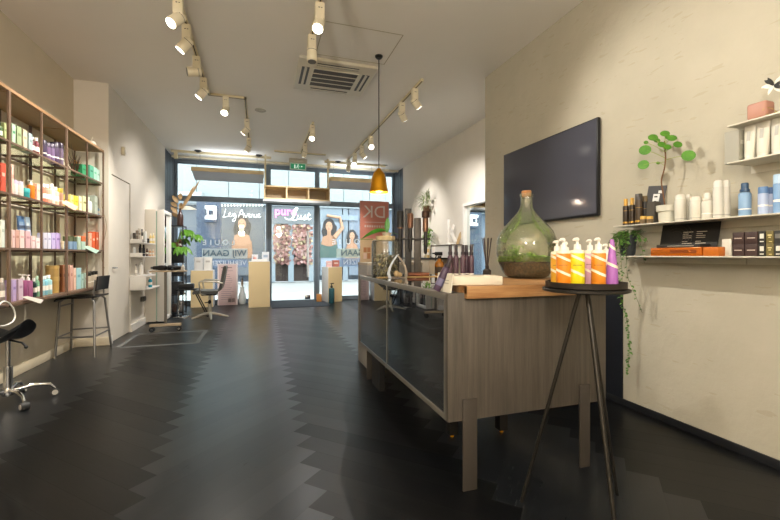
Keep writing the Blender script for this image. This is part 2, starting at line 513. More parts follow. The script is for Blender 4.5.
# script word written by hand, in picture units of the sign
def script(mb, strokes, ox, oz, u, y, r):
    for s_ in strokes: stroke(mb, [(ox+a*u, y, oz+b*u) for a, b in s_], r)
LUST = [[(-.3, .35), (.0, 0.08), (.5, .0), (.9, .1), (1.2, .5), (1.5, 1.3), (1.85, 1.9), (1.65, 2.1), (1.3, 1.7), (1.1, .9), (.85, .2), (.5, .05), (.8, .05), (1.3, -.12), (1.8, .15)],
        [(1.9, .8), (1.8, .3), (1.95, .08), (2.25, .3), (2.42, .8), (2.35, .3), (2.5, .08), (2.75, .3)],
        [(2.75, .3), (3.1, .85), (3.05, .6), (3.2, .25), (3.0, .03), (2.8, .12), (3.1, .1), (3.4, .35)],
        [(3.4, .35), (3.75, 1.25), (3.6, .5), (3.65, .12), (3.85, .1), (4.1, .35)], [(3.4, .88), (4.05, .95)]]
lz = zo(294, 220); u_ = (xo(310)-xo(287))/3.9
lm = MB(m_sw); script(lm, LUST, xo(286.5), lz, u_, YO-.12, .017)
o = obj('lettering', lm, fas)
o.location = Vector(fas.location)*0
fl = MB(M('#3a2d28', .7)).b2((fx0, YO+.3, 0), (fx1, YO+.45, fz0)); bpart('shop_interior', fl)
dz = MB(M('#767e85', .5))
for px, wd in ((273, .1), (291, .12), (311, .1)): dz.b2((xo(px)-wd, YO-.02, -.02), (xo(px)+wd, YO+.05, fz0))
bpart('door_frame', dz)
bl = MB(); cols = [M('#865f59', .6), M('#7b4e4b', .6), M('#967570', .6), M('#67403a', .6), M('#978466', .6), M('#492d26', .6)]
for k in range(1500):
    a = random.random(); px = 274 + 38*random.random(); py = 225.5 + 38*random.random()**1.2
    if px > 290 and px < 293: continue
    q = onY(px, py, YO-.1)
    bl.m(cols[min(5, int(random.random()**1.4*6))]).disc(q + Vector((0, random.random()*.25, 0)), (random.uniform(-.6, .6), -1, random.uniform(-.6, .6)), .075, 7)
o = tag(obj('blossom_display', bl), 'wall of pink blossoms in the shop behind the glass door', 'flowers'); o['kind'] = 'stuff'
# left shop window with its poster of a woman
def panel(name, px0, py0, px1, py1, Y, hexc, th=.03, parent=None):
    a, b = onY(px0, py0, Y), onY(px1, py1, Y)
    return bpart(name, MB(M(hexc, .55)).b2((a.x, Y, min(a.z, b.z)), (b.x, Y+th, max(a.z, b.z))), parent)
panel('shop_window', 220, 204, 264, 275, YO-.02, '#51555c')
panel('shop_window', 320, 206, 342, 275, YO-.02, '#6c747c')
panel('shop_window', 349, 206, 369, 275, YO-.02, '#5f6672')
panel('shop_window', 179, 204, 213, 275, YO-.02, '#4f5258')
def figure(mb, cx, cz, s, Y, dress):
    """printed bust of a woman with long dark hair, in flat layers"""
    lay = [('#1d1617', [(math.cos(a)*(.30 if math.sin(a) > 0 else .38)*s, math.sin(a)*(.40 if math.sin(a) > 0 else .78)*s) for a in [k*PI/10 for k in range(20)]]),
           (dress, [(-.45*s, -1.5*s), (.45*s, -1.5*s), (.4*s, -.75*s), (.2*s, -.62*s), (-.2*s, -.62*s), (-.4*s, -.75*s)]),
           ('#8c654d', [(-.38*s, -.85*s), (-.1*s, -.95*s), (.1*s, -.95*s), (.38*s, -.85*s), (.3*s, -.5*s), (.09*s, -.42*s), (.09*s, -.2*s), (-.09*s, -.2*s), (-.09*s, -.42*s), (-.3*s, -.5*s)]),
           ('#9a745b', [(math.cos(a)*.165*s, math.sin(a)*.235*s) for a in [k*PI/10 for k in range(20)]]),
           ('#703332', [(math.cos(a)*.06*s, math.sin(a)*.02*s - .12*s) for a in [k*PI/5 for k in range(10)]]),
           ('#231a1d', [(-.1*s+math.cos(a)*.035*s, math.sin(a)*.016*s + .03*s) for a in [k*PI/4 for k in range(8)]]),
           ('#231a1d', [(.07*s+math.cos(a)*.035*s, math.sin(a)*.016*s + .03*s) for a in [k*PI/4 for k in range(8)]])]
    for i, (c_, pts) in enumerate(lay):
        mb.m(M(c_, .6)).prism([(cx+a, Y-.006*i, cz+b) for a, b in pts], (0, -.006, 0))
a, b = onY(221, 205, YO-.1), onY(263, 262, YO-.1)
poster = bpart('poster', MB(M('#42464c', .55)).b2((a.x, YO-.1, b.z), (b.x, YO-.06, a.z)))
fg = MB(); q = onY(242, 224, YO-.12); figure(fg, q.x, q.z, .98, YO-.12, '#825b42')
obj('figure_print', fg, poster)
lg = MB(m_sw)
LEG = [[(.3, 1.0), (.15, .3), (0, 0), (.4, .05), (.6, .15)], [(.6, .25), (.85, .4), (.75, .55), (.62, .3), (.8, .08), (1.0, .2)],
       [(1.35, .5), (1.1, .4), (1.15, .1), (1.4, .4), (1.4, -.2), (1.2, -.5), (1.05, -.3), (1.5, .15)],
       [(1.7, 0), (2.1, .95), (2.3, 0)], [(1.85, .35), (2.25, .4)], [(2.4, .45), (2.55, .02), (2.8, .5)], [(2.85, .25), (3.05, .4), (2.95, .5), (2.85, .25), (3.0, .05), (3.15, .2)],
       [(3.2, .45), (3.22, .05), (3.25, .4), (3.42, .4), (3.45, .05)], [(3.55, .45), (3.58, .1), (3.78, .1), (3.8, .45), (3.84, .05)], [(3.95, .25), (4.15, .4), (4.05, .5), (3.95, .25), (4.1, .05), (4.3, .2)]]
q0, q1 = onY(223, 217, YO-.14), onY(261, 217, YO-.14)
script(lg, LEG, q0.x, q0.z, (q1.x-q0.x)/4.3, YO-.13, .008)
obj('lettering', lg, poster)
lights = MB(emit('bulb_glow', (1, .95, .85), 1.2))
for k in range(14): q = onY(222+k*3.1, 205.5, YO-.16); lights.ball(q, .035, 6)
obj('string_lights', lights, poster)
# right shop window poster: woman with raised arm
a, b = onY(321, 222, YO-.1), onY(341, 270, YO-.1)
p2 = bpart('poster', MB(M('#777f8b', .55)).b2((a.x, YO-.1, b.z), (b.x, YO-.06, a.z)))
fg = MB(); q = onY(329, 226.5, YO-.12); figure(fg, q.x, q.z, .95, YO-.12, '#374a45')
fg.m(M('#9a745b', .6)).tube([(q.x+.25, YO-.14, q.z-.5), (q.x+.62, YO-.14, q.z-.05), (q.x+.5, YO-.14, q.z+.42), (q.x-.1, YO-.14, q.z+.5)], [.11, .09, .075, .06], 8)
obj('figure_print', fg, p2)
fg = MB(); q = onY(352, 236, YO-.08); figure(fg, q.x, q.z, .75, YO-.08, '#896c59')
o = bpart('figure_print', fg)
sg = panel('wall_sign', 333, 214.5, 358, 220.5, YO-.1, '#6c7582')
# projecting lightbox and rolled awning on the left
o = tag(obj('lightbox_sign', MB(m_sw).b2((onY(205, 219, 15).x, 15, onY(205, 219, 15).z), (onY(216, 219, 15).x, 15.15, onY(216, 206, 15).z)).m(M('#232e42', .5)).b2((onY(205, 219, 15).x, 14.99, onY(205, 222, 15).z), (onY(216, 219, 15).x, 15.16, onY(205, 219, 15).z)).m(M('#1e2839', .5)).b2((onY(205, 222, 15).x, 14.99, onY(209, 216, 15).z), (onY(207, 222, 15).x, 15.0, onY(209, 209, 15).z)).b2((onY(208.5, 222, 15).x, 14.985, onY(209, 215, 15).z), (onY(213.5, 222, 15).x, 15.0, onY(209, 210, 15).z))), 'square white lightbox sign with blue base hanging over the street', 'sign')
q = onY(210, 214, 15)
post = obj('pillar', MB(M('#313a4b', .5)).b2((q.x-.45, 15.2, -.05), (q.x+.32, 15.5, onY(205, 201, 15.2).z)))
tag(post, 'dark blue street pillar behind the white lightbox sign', 'pillar')
aw = MB(M('#898e93', .5)).cyl((xo(176), YO-.28, zo(185, 199)), (xo(203), YO-.28, zo(185, 199)), .28, None, 20)
bpart('rolled_awning', aw)
# ================================================================== ceiling fittings and lamps
m_track = M('#d8cba8', .45); m_lampbody = M('#e6dcc2', .45); m_slot = M('#1d1b18', .6)
m_lens_on = emit('lamp_lens', (1, .93, .78), 9.0); m_lens_off = M('#6a6660', .3)
def track(label, pts):
    mb = MB(m_track); w = .034
    for a, b in zip(pts, pts[1:]):
        lo = [min(a[i], b[i])-w/2 for i in (0, 1)]; hi = [max(a[i], b[i])+w/2 for i in (0, 1)]
        mb.b2((*lo, H-.032), (*hi, H-.001))
    o = tag(obj('lighting_track', mb), label, 'lighting track', 'ceiling lighting tracks')
    sl = MB(m_slot); w = .010
    for a, b in zip(pts, pts[1:]):
        lo = [min(a[i], b[i])-w/2 for i in (0, 1)]; hi = [max(a[i], b[i])+w/2 for i in (0, 1)]
        sl.b2((*lo, H-.034), (*hi, H-.031))
    obj('conductor_slot', sl, o)
track('cream L-shaped lighting track running along the left of the ceiling', [(-.68, -1.0), (-.68, 6.17), (-.2, 6.17), (-.2, 9.25)])
track('cream lighting track ending in front of the ceiling air conditioner', [(.51, -1.0), (.51, 4.45)])
track('cream lighting track along the right of the ceiling beside the pendant', [(2.0, 4.83), (2.0, 9.6)])
track('short cream lighting track in mid ceiling ending near the exit sign', [(.87, 6.97), (.87, 9.0)])
track('short cream crosswise track directly before the exit sign', [(.32, 9.12), (1.41, 9.12)])

def spot(x, y, aim, label, on=True, power=1.0, angle=62, col=WARM, flip=0):
    """track lamp: driver box under the track, tilting round head beside it"""
    o = thing('track_spotlight', label, 'spotlight', (x, y, H-.034), 0, 'track spotlights')
    d = (Vector(aim) - Vector((x, y, H-.2))).normalized()
    obj('driver_box', MB(m_lampbody).box((0, 0, -.075), (.08, .08, .15), None, .005).m(m_slot).box((-.008, -.0405, -.05), (.014, .002, .007)).box((.014, -.0405, -.05), (.012, .002, .006)), o)
    pv = Vector((0, 0, -.168))
    obj('pivot', MB(m_lampbody).cyl((0, 0, -.15), (0, 0, -.18), .012), o)
    up = (0, 0, 1)
    a = pv - d*.045; b = pv + d*.10
    hd = MB(m_lampbody).tube([a, a + d*.012, b - d*.004, b], [.042, .050, .052, .049], 20)
    hd.m(m_slot).tube([a + d*.03, a + d*.034], [.0512, .0512], 20, False)
    h_ = obj('lamp_head', hd, o)
    ln = MB(m_lens_on if on else m_lens_off).tube([b - d*.002, b + d*.003], [.044, .043], 20)
    obj('lens', ln, h_)
    if on:
        L = bpy.data.lights.new('spot_light', 'SPOT'); L.energy = SPOT_W*power; L.color = col
        L.spot_size = R(angle); L.spot_blend = .85; L.shadow_soft_size = .018
        lo = link('spot_light', L, o, b + d*.02)
        lo.rotation_mode = 'QUATERNION'; lo.rotation_quaternion = d.to_track_quat('-Z', 'Y')
    return o
# left track
spot(-.68, 3.93, (-2.3, 2.6, .9), 'track spotlight with bright lens at the top left of the picture', True, 1.2)
spot(-.68, 4.36, (-2.2, 4.5, 1.3), 'track spotlight just below the topmost lamp of the left track', True, 2.6, 85)
spot(-.68, 5.02, (-2.4, 4.6, 2.9), 'unlit track spotlight turned aside on the left track', False)
spot(-.68, 5.60, (-2.2, 5.6, 1.3), 'lit track spotlight right at the bend of the left track', True, 2.4, 85)
spot(-.46, 6.17, (-1.1, 3.6, 0), 'lit track spotlight hanging from the cross leg of the left track', True, .35)
spot(-.2, 7.06, (-1.9, 7.6, 1.3), 'track spotlight with its lens hidden, beyond the bend', True, 1.3, 100, NEUTRAL)
spot(-.2, 8.2, (-1.5, 9.1, .9), 'lit track spotlight nearest the left shop window', True, 1.7, 95, NEUTRAL)
# middle track
spot(.51, 3.62, (-.4, 1.6, 0), 'lit track spotlight at the top centre of the picture', True, .3)
spot(.51, 4.17, (.5, 3.9, 0), 'unlit track spotlight hanging close before the air conditioner', False)
# right track
spot(2.0, 5.08, (3.5, 5.5, 1.7), 'track spotlight at the near end of the right track', True, 1.4, 80, NEUTRAL)
spot(2.0, 5.60, (3.5, 6.6, 1.5), 'second track spotlight from the near end of the right track', True, 1.5, 80, NEUTRAL)
q = [onZ(371, 137, 3.3), onZ(366, 146, 3.3), onZ(360, 152, 3.3), onZ(353, 153, 3.3)]
spot(2.0, 7.35, (1.75, 4.2, .95), 'track spotlight shining straight out beside the pendant cord', True, .6)
spot(2.0, 8.05, (3.5, 8.2, 1.7), 'track spotlight just behind the dazzling one on the right track', True, 1.7, 75, NEUTRAL)
spot(2.0, 8.7, (1.0, 6.8, 0), 'second track spotlight from the far end of the right track', True, .5)
spot(2.0, 9.35, (2.0, 10.3, 1.2), 'track spotlight at the far end of the right track', True, 1.8, 75)
# short middle track
spot(.87, 7.05, (.2, 4.6, 0), 'lit track spotlight in mid ceiling facing the camera', True, .4, 62, NEUTRAL)
spot(.87, 8.25, (.3, 9.7, .9), 'lit track spotlight pointing down just before the exit sign', True, 2.0, 100, NEUTRAL)
# lamps of the two long tracks nearer the camera, above the picture
spot(-.68, 2.7, (-2.2, 2.6, 1.2), 'track spotlight on the left track above the near shelving', True, 2.2, 85)
spot(.51, 2.95, (2.74, 1.9, 1.75), 'track spotlight on the middle track aimed at the plaster wall', True, 1.95, 75)
spot(.51, 1.6, (2.72, .7, 1.5), 'track spotlight on the middle track aimed at the near wall', True, .7, 80)
spot(.51, 2.3, (1.62, 2.25, 1.15), 'track spotlight on the middle track aimed at the counter', True, .85, 42)
spot(-.68, .9, (-1.9, 1.5, 0), 'track spotlight on the left track nearest the camera', True, .4, 75)
spot(.51, .2, (1.0, -2.0, .8), 'track spotlight on the middle track lighting the back wall', True, 2.0, 90)

# opal globes added unseen behind the camera as fill light
def globe(x, y, z, w, label):
    o = thing('fill_globe', label, 'lamp', (x, y, H), 0, 'added fill globes')
    obj('cord', MB(m_dsteel).cyl((0, 0, 0), (0, 0, z-H+.15), .006, None, 8), o)
    g = obj('globe', MB(emit('opal_fill_globe', (1, .9, .75), 3.0)).ball((0, 0, z-H), .15, 24), o)
    L = bpy.data.lights.new('fill_light', 'POINT'); L.energy = w; L.color = (1, .93, .83); L.shadow_soft_size = .15
    L.use_shadow = True
    link('fill_light', L, o, (0, 0, z-H-.17))
    L2 = bpy.data.lights.new('fill_light', 'POINT'); L2.energy = w*1.1; L2.color = (1, .93, .83); L2.shadow_soft_size = .1
    link('fill_light', L2, o, (0, 0, z-H+.16))
globe(-.9, -.9, 2.5, 112, 'added opal fill globe hanging unseen behind the camera, left one')
globe(1.0, -1.5, 2.5, 26, 'added opal fill globe hanging unseen behind the camera, right one')

# pendant over the counter
px_, py_ = 1.30, 4.42
pd = thing('pendant_lamp', 'brass bell pendant lamp hanging over the counter on a thin cord', 'lamp', (px_, py_, H))
obj('ceiling_rose', MB(m_black).lathe([(0, -.03), (.03, -.03), (.045, -.012), (.045, 0), (0, 0)]), pd)
obj('cord', MB(m_dsteel).cyl((0, 0, -.02), (0, 0, -1.30), .006, None, 8), pd)
m_brass = M('#dd9c22', .3, .85)
zt, zb = 2.17-H, 1.915-H
sh = MB(m_brass).lathe([(.012, zt+.02), (.02, zt+.02), (.028, zt), (.06, zt-.03), (.082, zt-.09), (.092, zt-.17), (.108, zb), (.104, zb), (.088, zt-.17), (.078, zt-.09), (.055, zt-.035), (.012, zt-.01)], seg=32)
sh = obj('lamp_shade', sh, pd)
obj('bulb', MB(emit('bulb', (1, .82, .5), 6)).ball((0, 0, zb+.07), .032), sh)
L = bpy.data.lights.new('bulb_light', 'POINT'); L.energy = 9; L.color = WARM; L.shadow_soft_size = .03
link('bulb_light', L, sh, (0, 0, zb+.03))

# cassette air conditioner
a0, a1, b0, b1 = .43, 1.36, 4.66, 5.56
cx, cy = (a0+a1)/2, (b0+b1)/2
m_ac = M('#d2cbb9', .5)
ac = thing('air_conditioner', 'square white cassette air conditioner set in the ceiling', 'air conditioner', (cx, cy, H))
obj('panel', MB(m_ac).box((0, 0, -.02), (a1-a0, b1-b0, .04), None, .012), ac)
gr = MB(M('#4c4741', .6)).box((0, 0, -.042), (.54, .5, .006))
g = obj('intake_grille', gr, ac)
sl = MB(m_ac)
for k in range(5): sl.box((0, -.25+k*.125, -.046), (.56, .012, .010))
obj('grille_bar', sl, g)
for k, (dx, dy, sx, sy) in enumerate(((-.37, 0, .09, .5), (.37, 0, .09, .5), (0, -.36, .5, .06), (0, .36, .5, .06))):
    lv = obj('air_vent', MB(M('#3b3834', .5)).box((dx, dy, -.0415), (sx, sy, .005)).m(m_ac).box((dx, dy, -.046), (sx*.35 if sx < sy else sx, sy*.35 if sy < sx else sy, .006), (0, R(20) if sx < sy else 0, 0)), ac)
ht = MB(M('#b3a88f', .7))
x0, x1, y0, y1 = .60, 1.42, 3.92, 4.60
for lo, hi in (((x0, y0), (x1, y0+.008)), ((x1-.008, y0), (x1, y1)), ((x0, y0), (x0+.008, y1)), ((x0, y1-.008), (x1, y1))):
    ht.b2((*lo, H-.002), (*hi, H))
struct('trim_4', ht)                                                                      # outline of the ceiling hatch

def small_round(name, label, cat, p, r, h, mat, grp=None):
    mb = MB(mat).lathe([(0, -h), (r*.55, -h), (r*.62, -h*.55), (r, -h*.5), (r, 0), (0, 0)], seg=20)
    return tag(obj(name, mb, None, p), label, cat, grp)
small_round('air_valve', 'round white ceiling valve right of the track corner', 'vent', onZ(260.5, 110, H), .085, .02, M('#a9a497', .6))
for px, py, lb in ((198, 150.5, 'small black ceiling downlight above the hanging wooden lamp box at left'), (259, 155, 'small black ceiling downlight left of the exit sign'), (338, 161.5, 'small black ceiling downlight right of the exit sign')):
    o = small_round('downlight', lb, 'downlight', onZ(px, py, H), .07, .035, m_black)
    obj('lens', MB(M('#55524c', .2)).lathe([(0, -.037), (.03, -.037), (.03, -.035), (0, -.035)], seg=12), o)
small_round('air_valve', 'round white ceiling valve near the far right corner beyond the pendant', 'vent', onZ(384.5, 165, H), .08, .02, M('#a9a497', .6))

# emergency exit sign
e = onZ(298, 160, H); ey = 9.75
ex = thing('exit_sign', 'green emergency exit sign hanging under the ceiling over the door', 'sign', (onY(298, 165, ey).x, ey, H))
obj('housing', MB(M('#b7b2a4', .5)).box((0, 0, -.05), (.42, .09, .10), None, .015), ex)
pz0 = onY(298, 169, ey).z - H; pz1 = onY(298, 161.5, ey).z - H
pn = obj('sign_panel', MB(M('#cfe0d6', .4)).b2((-.19, -.012, pz0-.02), (.19, .012, -.1)), ex)
m_grn = emit('exit_green', (.02, .30, .14), .15); m_pic = emit('pictogram_white', (.8, .95, .88), .25)
gp = MB(m_grn).b2((-.165, -.018, pz0), (.165, -.012, -.125)); g = obj('pictogram', gp, pn)
zc = (pz0-.125)/2
pc = MB(m_pic).ball((.0, -.02, zc+.038), (.013, .003, .013), 8).tube([(-.0, -.02, zc+.022), (-.012, -.02, zc-.012)], .010, 6).tube([(-.012, -.02, zc-.012), (.014, -.02, zc-.03), (.008, -.02, zc-.055)], .006, 6).tube([(-.012, -.02, zc-.012), (-.03, -.02, zc-.035), (-.05, -.02, zc-.035)], .006, 6).tube([(.0, -.02, zc+.018), (.028, -.02, zc+.002), (.04, -.02, zc+.014)], .005, 6).tube([(-.002, -.02, zc+.018), (-.028, -.02, zc+.008), (-.03, -.02, zc-.012)], .005, 6)
obj('door_pictogram', MB(m_pic).b2((-.09, -.02, zc-.05), (-.06, -.017, zc+.04)), g)
obj('arrow', MB(m_pic).prism([(.07, -.02, zc+.02), (.07, -.02, zc-.02), (.11, -.02, zc)], (0, .002, 0)), g)
obj('running_figure', pc, g)

# motion detector on the left wall
q = onX(121.5, 151, XP)
md = thing('motion_detector', 'small cream motion detector high on the left wall', 'detector', (XP, q.y, q.z))
obj('housing', MB(M('#d8ccb0', .5)).box((.025, 0, 0), (.05, .07, .12), None, .015), md)
obj('lens', MB(M('#efe9dc', .3)).ball((.05, 0, .01), (.012, .025, .035), 12), md)

# wooden display boxes hung before the street windows
m_pale = wood('pale_birch', '#c9b083', '#dcc79d', 'X', 5); m_under = M('#d4d6de', .6); m_inwood = wood('shelf_oak', '#8a775a', '#a48f6e', 'X', 5)
def hanger(label, px0, px1, pyt, pyb, Y, group):
    a, b = onY(px0, pyt, Y), onY(px1, pyt, Y); zb = onY(px0, pyb, Y).z
    o = thing('hanging_lamp_box', label, 'hanging lamp', ((a.x+b.x)/2, Y, a.z), 0, group)
    w2 = (b.x-a.x)/2; h_ = a.z - zb
    obj('wood_side', MB(m_pale).b2((-w2, 0, -h_), (w2, .03, 0)).b2((-w2, .42, -h_+.02), (w2, .45, 0)).b2((-w2, .03, -h_), (-w2+.03, .42, 0)).b2((w2-.03, .03, -h_), (w2, .42, 0)), o)
    obj('diffuser', MB(m_under).prism([(-w2+.01, .01, -h_), (-w2+.01, .50, -h_-.115), (-w2+.01, .50, -h_-.10), (-w2+.01, .01, -h_+.015)], (w2*2-.02, 0, 0)), o)
    L = bpy.data.lights.new('ceiling_fill', 'AREA'); L.shape = 'RECTANGLE'; L.size = w2*1.6; L.size_y = .2; L.energy = 3.5; L.color = (.86, .93, 1.0)  # area light added above the box to brighten and cool the ceiling
    link('ceiling_fill', L, o, (0, .2, .01), (PI, 0, 0))
    for sx in (-.8, .8): obj('suspension_cable', MB(m_steel).cyl((w2*sx, .2, -.02), (w2*sx, .2, H-a.z), .004, None, 6), o)
    return o
hanger('long wooden lamp box hanging before the left shop window', 191, 264, 166.5, 170.5, 9.55, None)
hanger('long wooden lamp box hanging before the right window behind the pendant', 330, 378, 176.5, 180.5, 9.75, None)
# tilting louvre under each box is one grey board
def rail(label, px0, px1, py, Y):
    a, b = onZ(px0, py, H), onZ(px1, py, H)
    o = tag(obj('ceiling_rail', MB(m_track).b2((a.x, Y-.025, H-.05), (b.x, Y+.025, H)).m(m_track).b2((a.x+.06, Y-.04, H-.19), (a.x+.13, Y+.04, H-.05))), label, 'rail')
rail('cream ceiling rail with a drop box above the left window', 178, 271, 158, 9.75)
rail('cream ceiling rail above the right window behind the pendant', 321, 384, 166, 9.75)
# three-compartment wooden shelf box over the door
Y = 9.45
a, b = onY(264, 186, Y), onY(330, 187, Y); zb = onY(296, 200, Y).z; zt = onY(296, 186.5, Y).z
bx = thing('hanging_shelf', 'wooden three-compartment shelf box hanging over the street door', 'shelf', ((a.x+b.x)/2, Y, zt))
w2 = (b.x-a.x)/2; hh = zt - zb
obj('frame', MB(m_pale).b2((-w2, 0, -.03), (w2, .38, 0)).b2((-w2, 0, -hh), (w2, .38, -hh+.03)).b2((-w2, 0, -hh+.03), (-w2+.03, .38, -.03)).b2((w2-.03, 0, -hh+.03), (w2, .38, -.03)), bx)
for s_ in (-1, 1): obj('divider', MB(m_pale).b2((s_*w2/3-.015, .005, -hh+.03), (s_*w2/3+.015, .37, -.03)), bx)
obj('back_panel', MB(m_inwood).b2((-w2+.03, .36, -hh+.03), (w2-.03, .378, -.03)), bx)
obj('underside_board', MB(M('#c6c8cc', .6)).b2((-w2-.02, -.0, -hh-.05), (w2+.02, .38, -hh)), bx)
for s_ in (-1, 1): obj('suspension_post', MB(m_track).b2((s_*(w2-.03)-.02, .1, 0), (s_*(w2-.03)+.02, .14, H-zt), .003), bx)
# ================================================================== left wall: shelving units and their stock
m_oak = wood('light_oak_edge', '#8d6a48', '#a98560', 'Y', 5); m_upr = M('#735c4b', .5, .2); m_rail = M('#5d4a3d', .5, .2)
m_brasswood = wood('dark_oak_underside', '#77592c', '#8d6c38', 'Y', 4)
m_shelfglass = glass('shelf_glass', '#f2f6ee', .05, 0, 0, '#ffffff', .35)
SX0, SX1 = XL+.02, -1.95
LEV = {'top': 2.14, 'second': 1.71, 'third': 1.26, 'bottom': .80}
def shelving(y0, y1, n, label):
    o = thing('shelving_unit', label, 'shelving', (SX0, y0, 0), 0, None)
    D = SX1 - SX0; W = y1 - y0
    obj('top_board', MB(m_oak).b2((0, 0, 2.545), (D, W, 2.575), .003).m(m_brasswood).b2((.005, .02, 2.540), (D-.02, W-.02, 2.545)), o)
    t = .014
    for k in range(n+1):
        y = W*k/n
        ya = min(max(y - t/2, 0), W - t)
        obj('upright', MB(m_upr).b2((D-.016, ya, .785), (D, ya+t, 2.545)), o)
        obj('upright', MB(m_rail).b2((0, ya, .785), (.016, ya+t, 2.545)), o)
    for nm, z in LEV.items():
        if nm == 'bottom':
            obj('bottom_board', MB(m_upr).b2((0, t, z-.032), (D, W-t, z), .003), o); continue
        s = obj('shelf_board', MB(m_shelfglass).b2((.032, 0.001, z-.012), (D-.031, W-.001, z)), o)
        obj('front_rail', MB(m_upr).b2((D-.016, t, z-.018), (D-.001, W-t, z-.001)), s)
        obj('back_rail', MB(m_rail).b2((.002, t, z-.022), (.018, W-t, z-.006)), s)
        for k in range(n+1):
            y = W*k/n; ya = min(max(y - t/2, 0), W - t)
            obj('side_rail', MB(m_rail).b2((.03, ya+.004, z-.034), (D-.03, ya+t-.004, z-.013)), s)
    return o
shelving(3.02, 4.098, 2, 'metal and oak shelving unit cut off by the left frame edge')
shelving(4.10, 5.135, 2, 'middle metal and oak shelving unit on the left wall, two bays wide')
shelving(5.137, 6.195, 2, 'far metal and oak shelving unit ending at the pier, above the bar stool')

